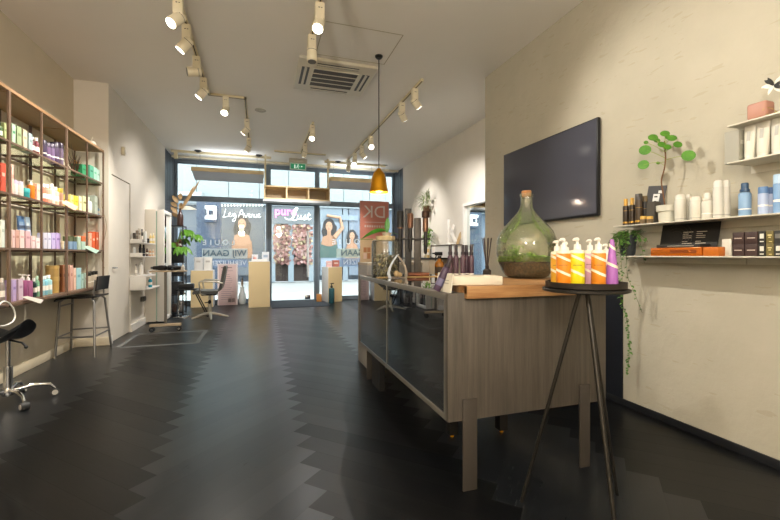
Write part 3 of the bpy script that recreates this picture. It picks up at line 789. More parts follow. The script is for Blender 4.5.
# ---- stock: small prototypes, shared mesh data
_proto = {}
def parts_of(kind, w, h, c, c2):
    """list of (part name, mesh); base at z=0, w = width, h = height"""
    r = w/2; mat = M(c, .4); cap = M(c2, .35) if c2 else m_white
    lab = M('#efe9df', .6)
    if kind == 'carton':
        mb = MB(mat).box((0, 0, h/2), (w, w, h), None, .0015, 1)
        mb.m(M(c2 or c, .5)).box((r+.0004, 0, h*.62), (.001, w*.6, h*.12)).box((0, -r-.0004, h*.62), (w*.6, .001, h*.12))
        return [('carton', mb)]
    if kind == 'flatbox':
        mb = MB(mat).box((0, 0, h/2), (w*.8, w, h), None, .002, 1)
        return [('carton', mb)]
    if kind == 'bottle':
        b = MB(mat).lathe([(0, 0), (r*.94, 0), (r, h*.02), (r, h*.68), (r*.9, h*.74), (r*.45, h*.79), (r*.45, h*.82), (0, h*.82)], seg=16)
        b.m(lab).lathe([(r*1.005, h*.25), (r*1.005, h*.5)], seg=16)
        k = MB(cap).lathe([(0, h*.82), (r*.55, h*.82), (r*.55, h*.985), (r*.5, h), (0, h)], seg=14)
        return [('bottle_body', b), ('cap', k)]
    if kind in ('goldbottle', 'goldcan'):
        gold = M('#b98f3f', .35, .6); hs = .74 if kind == 'goldbottle' else .80; rc = .62 if kind == 'goldbottle' else .96
        b = MB(mat).lathe([(0, 0), (r*.95, 0), (r, h*.02), (r, h*(hs-.06)), (r*.93, h*hs), (0, h*hs)], seg=16)
        b.m(gold).lathe([(r*1.006, h*.09), (r*1.006, h*.15)], seg=16).lathe([(r*1.006, h*.55), (r*1.006, h*.56)], seg=16)
        k = MB(cap).lathe([(0, h*hs), (r*rc, h*hs), (r*rc, h*.985), (r*rc*.9, h), (0, h)], seg=16)
        return [('bottle_body', b), ('cap', k)]
    if kind == 'widecap':
        b = MB(mat).lathe([(0, 0), (r*.95, 0), (r, h*.02), (r, h*.76), (0, h*.76)], seg=16)
        b.m(lab).lathe([(r*1.005, h*.3), (r*1.005, h*.36)], seg=16)
        k = MB(cap).lathe([(0, h*.765), (r*.96, h*.765), (r*.96, h*.985), (r*.9, h), (0, h)], seg=16)
        return [('bottle_body', b), ('cap', k)]
    if kind == 'pump':
        b = MB(mat).lathe([(0, 0), (r*.94, 0), (r, h*.02), (r, h*.70), (r*.93, h*.735), (r*.4, h*.75), (0, h*.75)], seg=18)
        k = MB(cap).lathe([(0, h*.75), (r*.42, h*.75), (r*.42, h*.86), (r*.2, h*.87), (r*.13, h*.95), (0, h*.95)], seg=14)
        k.box((-r*.2, 0, h*.97), (r*1.15, r*.36, h*.05), (0, R(4), 0), .001, 1)
        return [('bottle_body', b), ('pump', k)]
    if kind == 'spray':
        b = MB(mat).lathe([(0, 0), (r*.94, 0), (r, h*.02), (r, h*.66), (r*.85, h*.70), (r*.5, h*.73), (0, h*.73)], seg=16)
        b.m(lab).lathe([(r*1.005, h*.2), (r*1.005, h*.23)], seg=16)
        k = MB(cap).lathe([(0, h*.73), (r*.78, h*.73), (r*.78, h*.81), (r*.60, h*.82), (r*.60, h*.97), (r*.5, h), (0, h)], seg=14)
        return [('bottle_body', b), ('spray_cap', k)]
    if kind == 'jar':
        b = MB(mat).lathe([(0, 0), (r*.93, 0), (r, h*.05), (r, h*.6), (0, h*.6)], seg=18)
        k = MB(cap).lathe([(0, h*.61), (r*1.03, h*.61), (r*1.03, h*.97), (r*.98, h), (0, h)], seg=18)
        return [('jar_body', b), ('lid', k)]
    if kind == 'tin':
        b = MB(mat).lathe([(0, 0), (r, 0), (r, h*.72), (0, h*.72)], seg=20)
        k = MB(cap).lathe([(0, h*.72), (r*1.02, h*.72), (r*1.02, h), (0, h)], seg=20)
        return [('tin_body', b), ('lid', k)]
    if kind == 'can':
        b = MB(mat).lathe([(0, 0), (r*.95, 0), (r, h*.015), (r, h*.80), (r*.93, h*.82), (0, h*.82)], seg=18)
        b.m(M('#a7a59e', .5)).lathe([(r*1.004, h*.08), (r*1.004, h*.11)], seg=18)
        k = MB(cap).lathe([(0, h*.82), (r*.92, h*.82), (r*.92, h*.93), (r*.8, h*.975), (r*.5, h), (0, h)], seg=18)
        return [('can_body', b), ('cap', k)]
    if kind == 'tube':
        b = MB(mat); n = 8; S = 16; rows = []
        for i in range(n+1):
            t_ = i/n; rx = r*(.80+.20*t_); ry = r*.72*(1-t_)+.0025
            rows.append([b.bm.verts.new((math.cos(2*PI*k/S)*ry, math.sin(2*PI*k/S)*rx, h*(.12+.88*t_))) for k in range(S)])
        fs = [b.bm.faces.new((p[k], p[(k+1) % S], q[(k+1) % S], q[k])) for p, q in zip(rows, rows[1:]) for k in range(S)]
        fs += [b.bm.faces.new(rows[0][::-1]), b.bm.faces.new(rows[-1])]; b._fin(fs)
        b.m(M('#a9a79f', .5)).box((-r*.42, 0, h*.62), (.002, r*.5, h*.24), (0, R(5), 0))
        k = MB(cap).lathe([(0, 0), (r*.72, 0), (r*.75, h*.02), (r*.72, h*.12), (0, h*.12)], seg=16)
        return [('tube_body', b), ('cap', k)]
    raise KeyError(kind)
NAMES = {'goldbottle': 'bottle', 'goldcan': 'spray_can', 'carton': 'carton', 'flatbox': 'carton', 'bottle': 'bottle', 'widecap': 'bottle', 'pump': 'pump_bottle', 'spray': 'spray_bottle', 'jar': 'jar', 'tin': 'tin', 'can': 'spray_can', 'tube': 'tube'}
CATS = {'goldbottle': 'bottle', 'goldcan': 'spray can', 'carton': 'box', 'flatbox': 'box', 'bottle': 'bottle', 'widecap': 'bottle', 'pump': 'bottle', 'spray': 'bottle', 'jar': 'jar', 'tin': 'tin', 'can': 'spray can', 'tube': 'tube'}
def product(kind, w, h, c, c2, label, loc, rotz=0, group=None, name=None):
    key = (kind, round(w, 3), round(h, 3), c, c2)
    if key not in _proto:
        _proto[key] = [(n, mb.mesh(n)) for n, mb in parts_of(kind, round(w, 3), round(h, 3), c, c2)]
    ps_ = _proto[key]
    if len(ps_) == 1:
        return tag(link(name or NAMES[kind], ps_[0][1], None, loc, (0, 0, rotz)), label, CATS[kind], group)
    o = thing(name or NAMES[kind], label, CATS[kind], loc, rotz, group)
    for n, me in ps_: link(n, me, o)
    return o
ORD = ['first', 'second', 'third', 'fourth', 'fifth', 'sixth', 'seventh', 'eighth']
BAYS = ['cut-off bay', 'first full bay', 'second full bay', 'third full bay', 'last bay']
# (left px, right px, top px, kind, colour, second colour, words)
STOCK = {
 ('top', 0): [(-1, 2.4, 122, 'bottle', '#3d5a2c', '#23301c', 'dark green bottle'), (3, 5.6, 123, 'carton', '#a8b27c', '#7b8a58', 'olive carton')],
 ('top', 1): [(11, 14.3, 124, 'carton', '#b4cdb4', '#4f8a62', 'pale mint carton'), (15.3, 20.5, 126.5, 'carton', '#9fae86', '#788a60', 'sage carton'), (22, 26, 130, 'carton', '#d0c2a6', '#a99a7a', 'beige carton'), (27.5, 31.6, 133.5, 'carton', '#a3b4b4', '#7f9496', 'blue-grey carton'), (32.5, 35.5, 137, 'bottle', '#6b2630', '#ece6e0', 'dark red bottle'), (36.3, 39.2, 138, 'bottle', '#6b2630', '#ece6e0', 'dark red bottle')],
 ('top', 2): [(44, 47, 140.5, 'widecap', '#3d2f49', '#2b2236', 'deep plum bottle'), (47.7, 51, 143, 'widecap', '#6b5275', '#3b2d47', 'purple bottle'), (51.8, 55, 144, 'widecap', '#6f5a7c', '#3b2d47', 'violet bottle'), (55.8, 59.8, 143, 'widecap', '#4b3a55', '#2b2236', 'dark purple bottle'), (60.3, 63.8, 143, 'widecap', '#7f6e86', '#3b2d47', 'grey-violet bottle')],
 ('top', 3): [(80.5, 86, 165, 'carton', '#2f9360', '#1f6f48', 'bright green carton')],
 ('top', 4): [(89, 92.5, 165.5, 'carton', '#55a78a', '#2c7a60', 'sea green carton'), (93, 96, 167.5, 'carton', '#9cd0b8', '#5fa88a', 'mint carton'), (96.4, 99, 169.5, 'carton', '#b5d6cc', '#84b4a6', 'pale mint carton'), (99.4, 102, 171, 'carton', '#c2dad6', '#92b6b0', 'ice blue carton')],
 ('second', 0): [(-1, 4.7, 163, 'carton', '#d2573f', '#e8b9a6', 'tall coral red carton')],
 ('second', 1): [(10.5, 12.8, 165, 'carton', '#ecc3b4', '#d49c8a', 'tall pale pink carton'), (13, 18.5, 180, 'widecap', '#e9e2e0', '#c8bcd6', 'white bottle with lilac cap'), (19, 24.3, 181.5, 'widecap', '#e6dfd6', '#d2cbd8', 'cream bottle'), (25.2, 31, 188.5, 'jar', '#2e8e90', '#3fa5a5', 'teal jar'), (31.6, 35.4, 180, 'pump', '#e07a1e', '#f0ece4', 'orange pump bottle'), (36, 39, 184, 'carton', '#efcbb4', '#e0ab8c', 'pale peach carton')],
 ('second', 2): [(43.5, 46.8, 184, 'bottle', '#ec8267', '#f1ede6', 'coral bottle'), (47.4, 51.2, 184.5, 'bottle', '#ef9f88', '#f1ede6', 'salmon bottle'), (52, 55.6, 184, 'bottle', '#f2d2c4', '#f4f0ea', 'blush bottle'), (56.2, 59.6, 187, 'bottle', '#f0c2a6', '#f1ede6', 'apricot bottle'), (60.2, 63.6, 188.5, 'widecap', '#eab79c', '#d9c24c', 'peach bottle with yellow cap')],
 ('second', 3): [(69.5, 73, 195, 'carton', '#f0e48a', '#dcc63e', 'pale yellow carton'), (73.5, 77.4, 196, 'carton', '#e6d444', '#bfae2a', 'yellow carton'), (78.3, 81.2, 196.5, 'carton', '#ece4c4', '#c9bf92', 'cream carton'), (82, 85.8, 196.5, 'carton', '#e4e2b0', '#8a8a42', 'pale lime carton')],
 ('second', 4): [(89, 92.8, 197, 'bottle', '#e6e9dc', '#cfd6c4', 'white bottle'), (93.3, 97.3, 196, 'carton', '#b3bdb0', '#96a494', 'grey-green carton'), (97.8, 99.8, 206, 'bottle', '#a9c8de', '#e6eef2', 'small light blue bottle'), (100.2, 102.4, 201, 'carton', '#d8dcb8', '#b2b888', 'pale green carton')],
 ('third', 0): [(-.5, 3.6, 220, 'carton', '#dfe5d8', '#b9c4b4', 'white carton')],
 ('third', 1): [(10.5, 14, 230, 'carton', '#e6c4be', '#cf9d98', 'rose carton'), (14.4, 18, 230, 'carton', '#d4a698', '#b88676', 'dusty pink carton'), (18.5, 23.2, 230, 'carton', '#ebd0ca', '#d6a8a4', 'pale pink carton'), (24, 29.4, 231, 'carton', '#d8aeb2', '#bc8a92', 'mauve pink carton'), (30, 34.6, 236, 'carton', '#eed2d2', '#d6a8ac', 'small blush carton'), (35, 38.8, 238, 'carton', '#f0dad8', '#dab4b2', 'small white-pink carton')],
 ('third', 2): [(42.8, 46, 233, 'carton', '#ccc9d6', '#a5a0b8', 'grey lilac carton'), (46.6, 50, 233, 'carton', '#d1cfe0', '#a9a4c4', 'pale lavender carton'), (50.6, 54.6, 233, 'carton', '#c0b1dc', '#9485be', 'lavender carton'), (55.2, 59.4, 233, 'carton', '#b69fd2', '#8e74b2', 'violet carton'), (61, 64.6, 241, 'jar', '#e6d6bc', '#d8c4a4', 'small cream jar')],
 ('third', 3): [(69.2, 72.8, 241.5, 'flatbox', '#7e98b4', '#60809e', 'blue carton'), (73.4, 77, 241.5, 'flatbox', '#7391b0', '#60809e', 'steel blue carton'), (78, 81, 236.5, 'flatbox', '#b8ccb8', '#98b098', 'sage carton'), (82, 86, 241.5, 'flatbox', '#bcd8c8', '#98b8a8', 'mint carton')],
 ('third', 4): [(88.7, 91, 233, 'carton', '#ecb89a', '#d89472', 'peach carton'), (91.6, 94.4, 233, 'carton', '#e2602e', '#f0d2c0', 'bright orange carton'), (95, 98, 232, 'carton', '#cb5830', '#efc4ae', 'burnt orange carton'), (98.6, 102.2, 233, 'carton', '#f0dccb', '#e0703e', 'cream carton with orange print')],
 ('bottom', 0): [(1.6, 5, 278, 'bottle', '#8a7f78', '#d2cac0', 'taupe bottle')],
 ('bottom', 1): [(11, 15.2, 280, 'carton', '#b7a0cc', '#9078ae', 'lilac carton'), (17, 22.2, 279, 'carton', '#cdb4c4', '#ae8ca4', 'mauve carton'), (23.6, 28.4, 274, 'pump', '#96507a', '#f0ebe8', 'plum pump bottle'), (29, 33.4, 274.5, 'pump', '#ae6a94', '#f0ebe8', 'pink-purple pump bottle'), (34, 36.6, 278, 'bottle', '#2b4846', '#e9ece8', 'dark green bottle'), (37, 39.4, 276, 'bottle', '#7fae8c', '#bfe0c4', 'light green bottle')],
 ('bottom', 2): [(42.3, 44.6, 276, 'bottle', '#97c2cc', '#e4eef0', 'grey-blue bottle'), (45, 48.6, 276, 'bottle', '#86c2d4', '#dfeaee', 'sky blue bottle'), (49, 52.6, 275, 'bottle', '#a6d6da', '#f0f2ee', 'pale turquoise bottle'), (54, 61.6, 276.5, 'tin', '#ad8c50', '#b8985c', 'wide kraft tin'), (62.2, 65, 265, 'carton', '#8c5838', '#6c4228', 'tall chestnut carton')],
 ('bottom', 3): [(69.4, 72, 265, 'carton', '#d8a898', '#ba8474', 'tall rose carton'), (72.6, 75.2, 268, 'carton', '#ebc4b0', '#d09e86', 'tall peach carton'), (75.8, 80.2, 268, 'carton', '#a6d2d6', '#7eb2ba', 'tall pale blue carton'), (80.7, 82.9, 274, 'carton', '#b8d8cc', '#90b8a8', 'mint carton'), (83.5, 86.8, 273, 'carton', '#9dae9e', '#7d907e', 'grey-green carton')],
 ('bottom', 4): [(89, 91.5, 272.5, 'widecap', '#cbbda6', '#26241f', 'beige bottle with black cap'), (92, 94.8, 271.5, 'widecap', '#c6b8a2', '#26241f', 'beige bottle with black cap'), (95.3, 98.3, 271, 'widecap', '#cdbfaa', '#26241f', 'beige bottle with black cap'), (98.9, 102, 270.5, 'widecap', '#c9bba4', '#26241f', 'beige bottle with black cap')],
}
SXI = -2.02
for (lev, bay), items in STOCK.items():
    z = LEV[lev]
    for i, (p0, p1, pt, kind, c, c2, words) in enumerate(items):
        y0, y1 = onX(p0, 200, SXI).y, onX(p1, 200, SXI).y
        pm = (p0+p1)/2
        w = min((y1-y0)*.92, .115); h = onX(pm, pt, SXI).z - z
        mult = len(items) > 1
        pos = (ORD[i] + ' from left on the ') if mult else 'alone on the '
        if lev == 'top' and bay == 3: pos = 'beside dried twigs on the '
        lb = words + ', ' + pos + lev + ' shelf, ' + BAYS[bay]
        rz = 0 if kind in ('pump',) else random.uniform(-.06, .06)
        product(kind, w, h, c, c2, lb, (SXI - w/2 + .01, (y0+y1)/2, z), rz, lev + ' shelf products of the left wall')
# second layers standing on lower boxes
def at_shelf(px, py, X): return onX(px, py, X)
for p0, p1, pb, pt, c, words in ((69.2, 72.8, 241.5, 236.5, '#5d6440', 'olive green box on top of the blue carton, third shelf'), (73.4, 77, 241.5, 236.5, '#4f5738', 'dark olive box on top of the steel blue carton, third shelf'), (82, 86, 241.5, 236, '#d87038', 'small orange box on top of the mint carton, third shelf')):
    q0, q1 = onX(p0, 241.5, SXI), onX(p1, 241.5, SXI); w = (q1.y-q0.y)*.9
    zb = onX((p0+p1)/2, 241.5, SXI).z
    product('flatbox', w, onX((p0+p1)/2, pt, SXI).z - zb, c, c, words, (SXI-w/2+.01, (q0.y+q1.y)/2, zb), 0, 'boxes stacked on the third shelf')
p0, p1 = onX(54, 276.5, SXI), onX(61.6, 276.5, SXI); w = min((p1.y-p0.y)*.92, .115)
zb = p1.z; zb = onX((54+61.6)/2, 276.5, SXI).z
product('tin', w, onX(58, 265.5, SXI).z - zb, '#a88850', '#b8985c', 'upper kraft tin stacked on the wide kraft tin, bottom shelf', (SXI-w/2+.01, (p0.y+p1.y)/2, zb))
# picture cards leaning at the back of the third shelf
for p0, p1, pt, c, c2, lb in ((19.5, 26.5, 216, '#5c7fb4', '#8fa9cc', 'blue picture card leaning at the back of the third shelf'), (27.5, 32, 217, '#9fb0c8', '#c8d2de', 'narrow grey-blue card leaning beside the blue card, third shelf')):
    X = -2.14
    q0, q1 = onX(p0, 247, X), onX(p1, 247, X); z = LEV['third']; h = onX((p0+p1)/2, pt, X).z - z; w = q1.y-q0.y
    mb = MB(M(c, .5)).box((0, 0, h/2), (.006, w, h)).m(M(c2, .5)).box((.0035, 0, h*.6), (.001, w*.6, h*.45))
    tag(obj('picture_card', mb, None, (X, (q0.y+q1.y)/2, z), (0, R(-4), 0)), lb, 'card')
# price leaflets hanging from shelf edges
def leaflet(pts_px, X, c, lb):
    mb = MB(M(c, .6)); P = [onX(px, py, X) for px, py in pts_px]
    P[2].x += .05; P[3].x += .05
    mb.prism(P, (.003, 0, 0))
    o = tag(obj('price_leaflet', mb), lb, 'leaflet', 'leaflets hanging from shelf edges')
leaflet([(61.5, 203), (65.5, 200), (72.5, 206.5), (69.5, 210.5)], -1.946, '#d8b09a', 'pale pink leaflet folded over the second shelf edge')
leaflet([(84, 247.5), (87, 245.5), (94.5, 250.5), (91, 253.5)], -1.946, '#aac8b8', 'mint leaflet folded over the third shelf edge')
leaflet([(20.5, 297), (27, 296), (36.5, 300), (33.5, 304)], -1.946, '#c4c0b6', 'white leaflet hanging from the bottom shelf edge')
# dried twigs and a yellow dried flower on the top shelf
tw = MB(M('#5b4a3a', .8)); q = onX(76, 166, -2.08); zt = LEV['top']
for k in range(26):
    a = random.uniform(0, 2*PI); L = random.uniform(.15, .36)
    p0 = Vector((-2.08, q.y + random.uniform(-.05, .05), zt+.004)); p1 = p0 + Vector((math.cos(a)*.05, math.sin(a)*.13, L*.6)); p2 = p0 + Vector((math.cos(a)*.08, math.sin(a)*.2, L + random.uniform(-.1, 0)))
    p2.y = min(max(p2.y, 5.18), 5.65); p1.y = min(max(p1.y, 5.18), 5.65)
    tw.tube([p0, p1, p2], [.004, .003, .0015], 5)
tag(obj('dried_twigs', tw), 'bundle of dried twigs on the top shelf beside the green carton', 'dried twigs')
q = onX(97, 160, -2.1)
fl = thing('dried_flower', 'yellow dried flower behind the mint cartons on the top shelf', 'dried flower', (-2.17, 5.95, zt))
obj('stem', MB(M('#a89a6a', .7)).tube([(0, 0, 0), (.0, .02, .17), (0, -.03, .33)], [.003, .003, .002], 6), fl)
fb = MB(M('#d6a52c', .7))
for k in range(16):
    a = k*2.4; fb.leaf((0, .02, .15+.004*k), (math.cos(a), math.sin(a), .6), (0, 0, 1), .05, .022)
obj('petals', fb, fl)
# white ornamental pumpkin on the top board
q = onX(100.5, 147, -2.05)
pm = MB(M('#e6e0d2', .5))
for k in range(9):
    a = 2*PI*k/9; pm.ball((math.cos(a)*.022, math.sin(a)*.022, .04), (.034, .034, .04), 10)
pk = thing('ornamental_pumpkin', 'small white ornamental pumpkin on the far end of the shelving top', 'ornament', (-2.05, 6.06, 2.576))
obj('pumpkin_body', pm, pk)
obj('stalk', MB(M('#d8cfba', .6)).tube([(0, 0, .07), (.005, 0, .10), (.014, 0, .125)], [.009, .006, .007], 8), pk)
# white cable drooping below the first bay
cb = []
for px, py in ((-2, 306), (3, 301.5), (8, 302.5), (13, 308), (15, 315), (13.2, 321), (8, 324.5), (2, 326), (-3, 325)): cb.append(onX(px, py, -1.93))
mb = MB(M('#ece8e0', .4)); stroke(mb, cb, .006, 8)
tag(obj('power_cable', mb), 'white power cable looping below the shelving at the left edge', 'cable')
# brown cord hanging down the pier corner
cd = [Vector((XP-.01, YP-.012, z)) + Vector((math.sin(z*9)*.03-.04, 0, 0)) for z in (2.1, 1.9, 1.75, 1.6, 1.45, 1.3, 1.15, 1.02)]
mb = MB(M('#9a8866', .7)); stroke(mb, cd, .003, 6)
tag(obj('twine', mb), 'thin brown cord hanging on the pier right of the shelving', 'cord')

# ================================================================== seats on the left
# bar stool
bs = thing('bar_stool', 'bar stool with black seat and low back on grey metal legs', 'bar stool', (-2.04, 5.79, 0))
m_leg = M('#8d8a86', .35, .8); m_seat = M('#141416', .35)
sz = .70
F = {'a': ((-.2, -.21), (-.17, -.17)), 'b': ((.21, -.27), (.17, -.18)), 'c': ((-.2, .20), (-.17, .17)), 'd': ((.21, .28), (.17, .18))}
for k, (ft, tp) in F.items():
    pts = [(ft[0], ft[1], 0), (tp[0], tp[1], sz-.05)]
    obj('leg', MB(m_leg).tube(pts + [(tp[0]*.85, tp[1]*.9, sz-.02)], [.013, .013, .012], 10), bs)
def lerp(k, z):
    ft, tp = F[k]; t = z/(sz-.05); return (ft[0]+(tp[0]-ft[0])*t, ft[1]+(tp[1]-ft[1])*t, z)
for a, b, z in (('a', 'b', .24), ('b', 'd', .24), ('d', 'c', .27), ('c', 'a', .24), ('a', 'c', .60)):
    obj('stretcher', MB(m_leg).cyl(lerp(a, z), lerp(b, z), .010, None, 8), bs)
st = MB(m_seat); n = 8
prof = [(-.215, -.028), (-.19, -.004), (-.1, .006), (.05, .002), (.17, .01), (.205, .012)]
pts = [(x, -.2, sz+z) for x, z in prof] + [(x, -.2, sz+z-.018) for x, z in reversed(prof)]
st.prism(pts, (0, .4, 0)); obj('seat', st, bs)
for s_ in (-1, 1):
    obj('back_post', MB(m_leg).tube([(.15, .15*s_, sz-.02), (.165, .15*s_, sz+.0), (.165, .15*s_, sz+.1), (.175, .15*s_, sz+.2)], .009, 8), bs)
bk = MB(m_seat); rows = []
for i in range(9):
    t = -1+2*i/8; rows.append((.158 - .03*t*t*-1 , t*.2))
outl = [(x, y) for x, y in rows]
a_ = [(x, y, sz+.07) for x, y in outl] + [(x+.014, y, sz+.07) for x, y in reversed(outl)]
bk.prism(a_, (.018, 0, .17)); obj('backrest', bk, bs)

# saddle stool at the left edge
ss = thing('saddle_stool', 'black saddle stool on a chrome five-star base with casters, left edge', 'stool', (-1.93, 4.03, 0), 0)
m_leath = M('#17181a', .38)
sd = MB(m_leath); NX, NY = 16, 12; grid = []
for layer in (0, 1):
    g_ = []
    for i in range(NX+1):
        u = -1+2*i/NX; row = []
        for j in range(NY+1):
            v = -1+2*j/NY
            wd = .19*(1-.25*u)*(1 - max(0, abs(u)-.6)**2*2.2)
            x = u*.18-.035; y = v*wd
            z = .575 + .075*u*u*(1.25 if u > 0 else .6) - .055*v*v + .01
            edge = max(abs(u), abs(v)); th = .07*(1-edge**4)
            row.append(sd.bm.verts.new((x, y, z - layer*(th+.008))))
        g_.append(row)
    grid.append(g_)
fs = []
for g_ in grid:
    for i in range(NX):
        for j in range(NY): fs.append(sd.bm.faces.new((g_[i][j], g_[i+1][j], g_[i+1][j+1], g_[i][j+1])))
A, B = grid
for i in range(NX): fs += [sd.bm.faces.new((A[i][0], A[i+1][0], B[i+1][0], B[i][0])), sd.bm.faces.new((A[i][NY], A[i+1][NY], B[i+1][NY], B[i][NY]))]
for j in range(NY): fs += [sd.bm.faces.new((A[0][j], A[0][j+1], B[0][j+1], B[0][j])), sd.bm.faces.new((A[NX][j], A[NX][j+1], B[NX][j+1], B[NX][j]))]
sd._fin(fs); s_o = obj('seat', sd, ss, None, (0, 0, R(-12)))
obj('height_lever', MB(m_black).tube([(.02, -.02, .515), (.12, -.06, .495), (.15, -.07, .465)], .008, 8).ball((.15, -.07, .46), .013, 8), ss)
obj('gas_lift', MB(m_chrome).cyl((0, 0, .08), (0, 0, .30), .030, None, 20).cyl((0, 0, .30), (0, 0, .545), .016, None, 16), ss)
obj('hub', MB(m_chrome).lathe([(0, .07), (.04, .07), (.045, .10), (.036, .13), (0, .13)], seg=20), ss)
for k in range(5):
    a = R(-46 + 72*k); dx, dy = math.cos(a), math.sin(a)
    obj('base_arm', MB(m_chrome).tube([(dx*.03, dy*.03, .105), (dx*.16, dy*.16, .118), (dx*.26, dy*.26, .10), (dx*.29, dy*.29, .062)], [.018, .016, .013, .010], 10), ss)
    c = Vector((dx*.29, dy*.29, .030)); pd_ = Vector((-dy, dx, 0))
    ca = MB(M('#2a2b2c', .5)).cyl(c - pd_*.026, c + pd_*.026, .030, None, 18).m(M('#b8b4ac', .5)).cyl(c - pd_*.029, c + pd_*.029, .021, None, 16).m(m_chrome).cyl(c+Vector((0, 0, .02)), c+Vector((0, 0, .045)), .008, None, 8)
    obj('caster', ca, ss)
# ================================================================== workstation on the left wall
Y0, Y1 = 7.16, 7.90; m_shelfw = M('#e3dfd8', .45)
for z, lb in ((1.395, 'upper white wall shelf holding a row of bottles, left workstation'), (1.18, 'middle white wall shelf with dark bottles, left workstation')):
    o = thing('wall_shelf', lb, 'shelf', (XP, Y0, z))
    obj('board', MB(m_shelfw).b2((0, 0, -.018), (.19, Y1-Y0, 0), .002), o)
    obj('end_panel', MB(m_shelfw).b2((0, -.012, -.018), (.17, 0, .05), .002), o)
wb = thing('wall_cabinet', 'white box shelf with deep tray under the two small wall shelves', 'cabinet', (XP, Y0-.03, .65))
obj('top_board', MB(m_shelfw).b2((0, 0, .20), (.22, .62, .22), .002), wb)
obj('side_panel', MB(m_shelfw).b2((0, 0, 0), (.22, .018, .20), .002), wb)
obj('back_panel', MB(m_shelfw).b2((0, .018, .02), (.012, .62, .20)), wb)
obj('bottom_board', MB(m_shelfw).b2((0, .018, 0), (.26, .74, .02), .002), wb)
def on_left(px, pt, z, kind, wpx, c, c2, lb, X=None):
    if X is None: X = -1.862 + (px-134.5)/18.9*.105
    q = onX(px, 250, X); a, b = onX(px-wpx/2, 250, X), onX(px+wpx/2, 250, X)
    dep = q.x*_S + q.y*_C
    w = wpx*dep/F_PX; h = onX(px, pt, X).z - z
    product(kind, w, h, c, c2, lb, (X, q.y, z), 0, 'products at the left workstation')
for px, pt, k, w, c, c2, lb in ((134.5, 233, 'carton', 2.4, '#4c443c', '#2b2622', 'dark brown carton, first on the upper workstation shelf'), (137.2, 230.5, 'carton', 2.2, '#8d8072', '#c8bcae', 'taupe carton, second on the upper workstation shelf'), (139.7, 228.5, 'carton', 2.2, '#d8cfc2', '#8d8072', 'tall cream carton, third on the upper workstation shelf'), (142, 229, 'bottle', 2.2, '#3d3833', '#26221f', 'tall dark bottle, fourth on the upper workstation shelf'), (145, 231, 'can', 3.2, '#dfe0dc', '#eceae4', 'silver-white spray can on the upper workstation shelf'), (148.3, 238.5, 'jar', 2.0, '#2f3436', '#1b1e20', 'small dark jar on the upper workstation shelf'), (150.6, 233.5, 'bottle', 2.2, '#e8cf8a', '#efe6cc', 'pale yellow bottle, left one of two at the upper shelf end'), (153.4, 233, 'bottle', 2.2, '#ecd695', '#efe6cc', 'pale yellow bottle at the very end of the upper shelf')):
    on_left(px, pt, 1.395, k, w, c, c2, lb)
for px, pt, k, w, c, c2, lb in ((134.5, 247, 'can', 2.6, '#d6d8d8', '#e8e8e4', 'white can, first on the middle workstation shelf'), (140.3, 244, 'spray', 2.6, '#2b2c30', '#17181a', 'black spray bottle, left one on the middle workstation shelf'), (143.6, 244.5, 'spray', 2.6, '#33343a', '#17181a', 'black spray bottle, right one on the middle workstation shelf'), (147, 248.5, 'bottle', 2.2, '#5b3728', '#2b1b14', 'small brown bottle on the middle workstation shelf'), (150, 249.5, 'bottle', 2.4, '#d8a878', '#e8d2b8', 'small amber bottle on the middle workstation shelf'), (153, 249.5, 'bottle', 2.2, '#e0bf9c', '#ece0cc', 'small beige bottle at the end of the middle workstation shelf')):
    on_left(px, pt, 1.18, k, w, c, c2, lb)
for px, pt, k, w, c, c2, lb in ((136, 264, 'bottle', 2.4, '#cfc6ba', '#8d867c', 'pale grey bottle on the white box shelf'), (141, 262, 'bottle', 3.4, '#ebe7e0', '#ebe7e0', 'white bottle in the middle of the white box shelf'), (149.5, 270, 'jar', 3.6, '#efece6', '#dcd8d0', 'round white jar on the white box shelf')):
    on_left(px, pt, .87, k, w, c, c2, lb)
on_left(150.3, 277, .67, 'bottle', 3.4, '#1f8aa0', '#e6eaea', 'teal bottle in the tray of the white box shelf', -1.70)
ou = thing('wall_socket', 'dark wall socket box under the white box shelf', 'socket', (XP, 8.0, .45))
ou.location.y = 7.80
obj('housing', MB(M('#4a4740', .5)).b2((0, -.08, -.04), (.05, .08, .04), .006), ou)
obj('cover_plate', MB(M('#2c2b29', .4)).b2((.05, -.06, -.03), (.054, .06, .03)), ou)
# tall mirror in a deep white frame
mr = thing('salon_mirror', 'tall salon mirror in a deep white frame beside the shelves, left wall', 'mirror', (XP, 8.0, .02))
W, D, Hh = .62, .30, 1.98
obj('wall_panel', MB(M('#d8d0c2', .5)).b2((0, 0, 0), (D-.13, W, Hh), .004), mr)
m_mirror = M('#dfe6e6', .02, 1.0)
obj('glass_edge', MB(M('#a9c4b4', .15)).b2((D-.13, .01, .03), (D-.11, W-.01, Hh-.03)), mr)
fr = MB(m_white).b2((D-.11, 0, 0), (D, .05, Hh), .004).b2((D-.11, W-.05, 0), (D, W, Hh), .004).b2((D-.11, .05, 0), (D, W-.05, .06), .004).b2((D-.11, .05, Hh-.06), (D, W-.05, Hh), .004)
obj('frame', fr, mr)
obj('mirror_glass', MB(m_mirror).b2((D-.11, .05, .06), (D-.04, W-.05, Hh-.06)), mr)
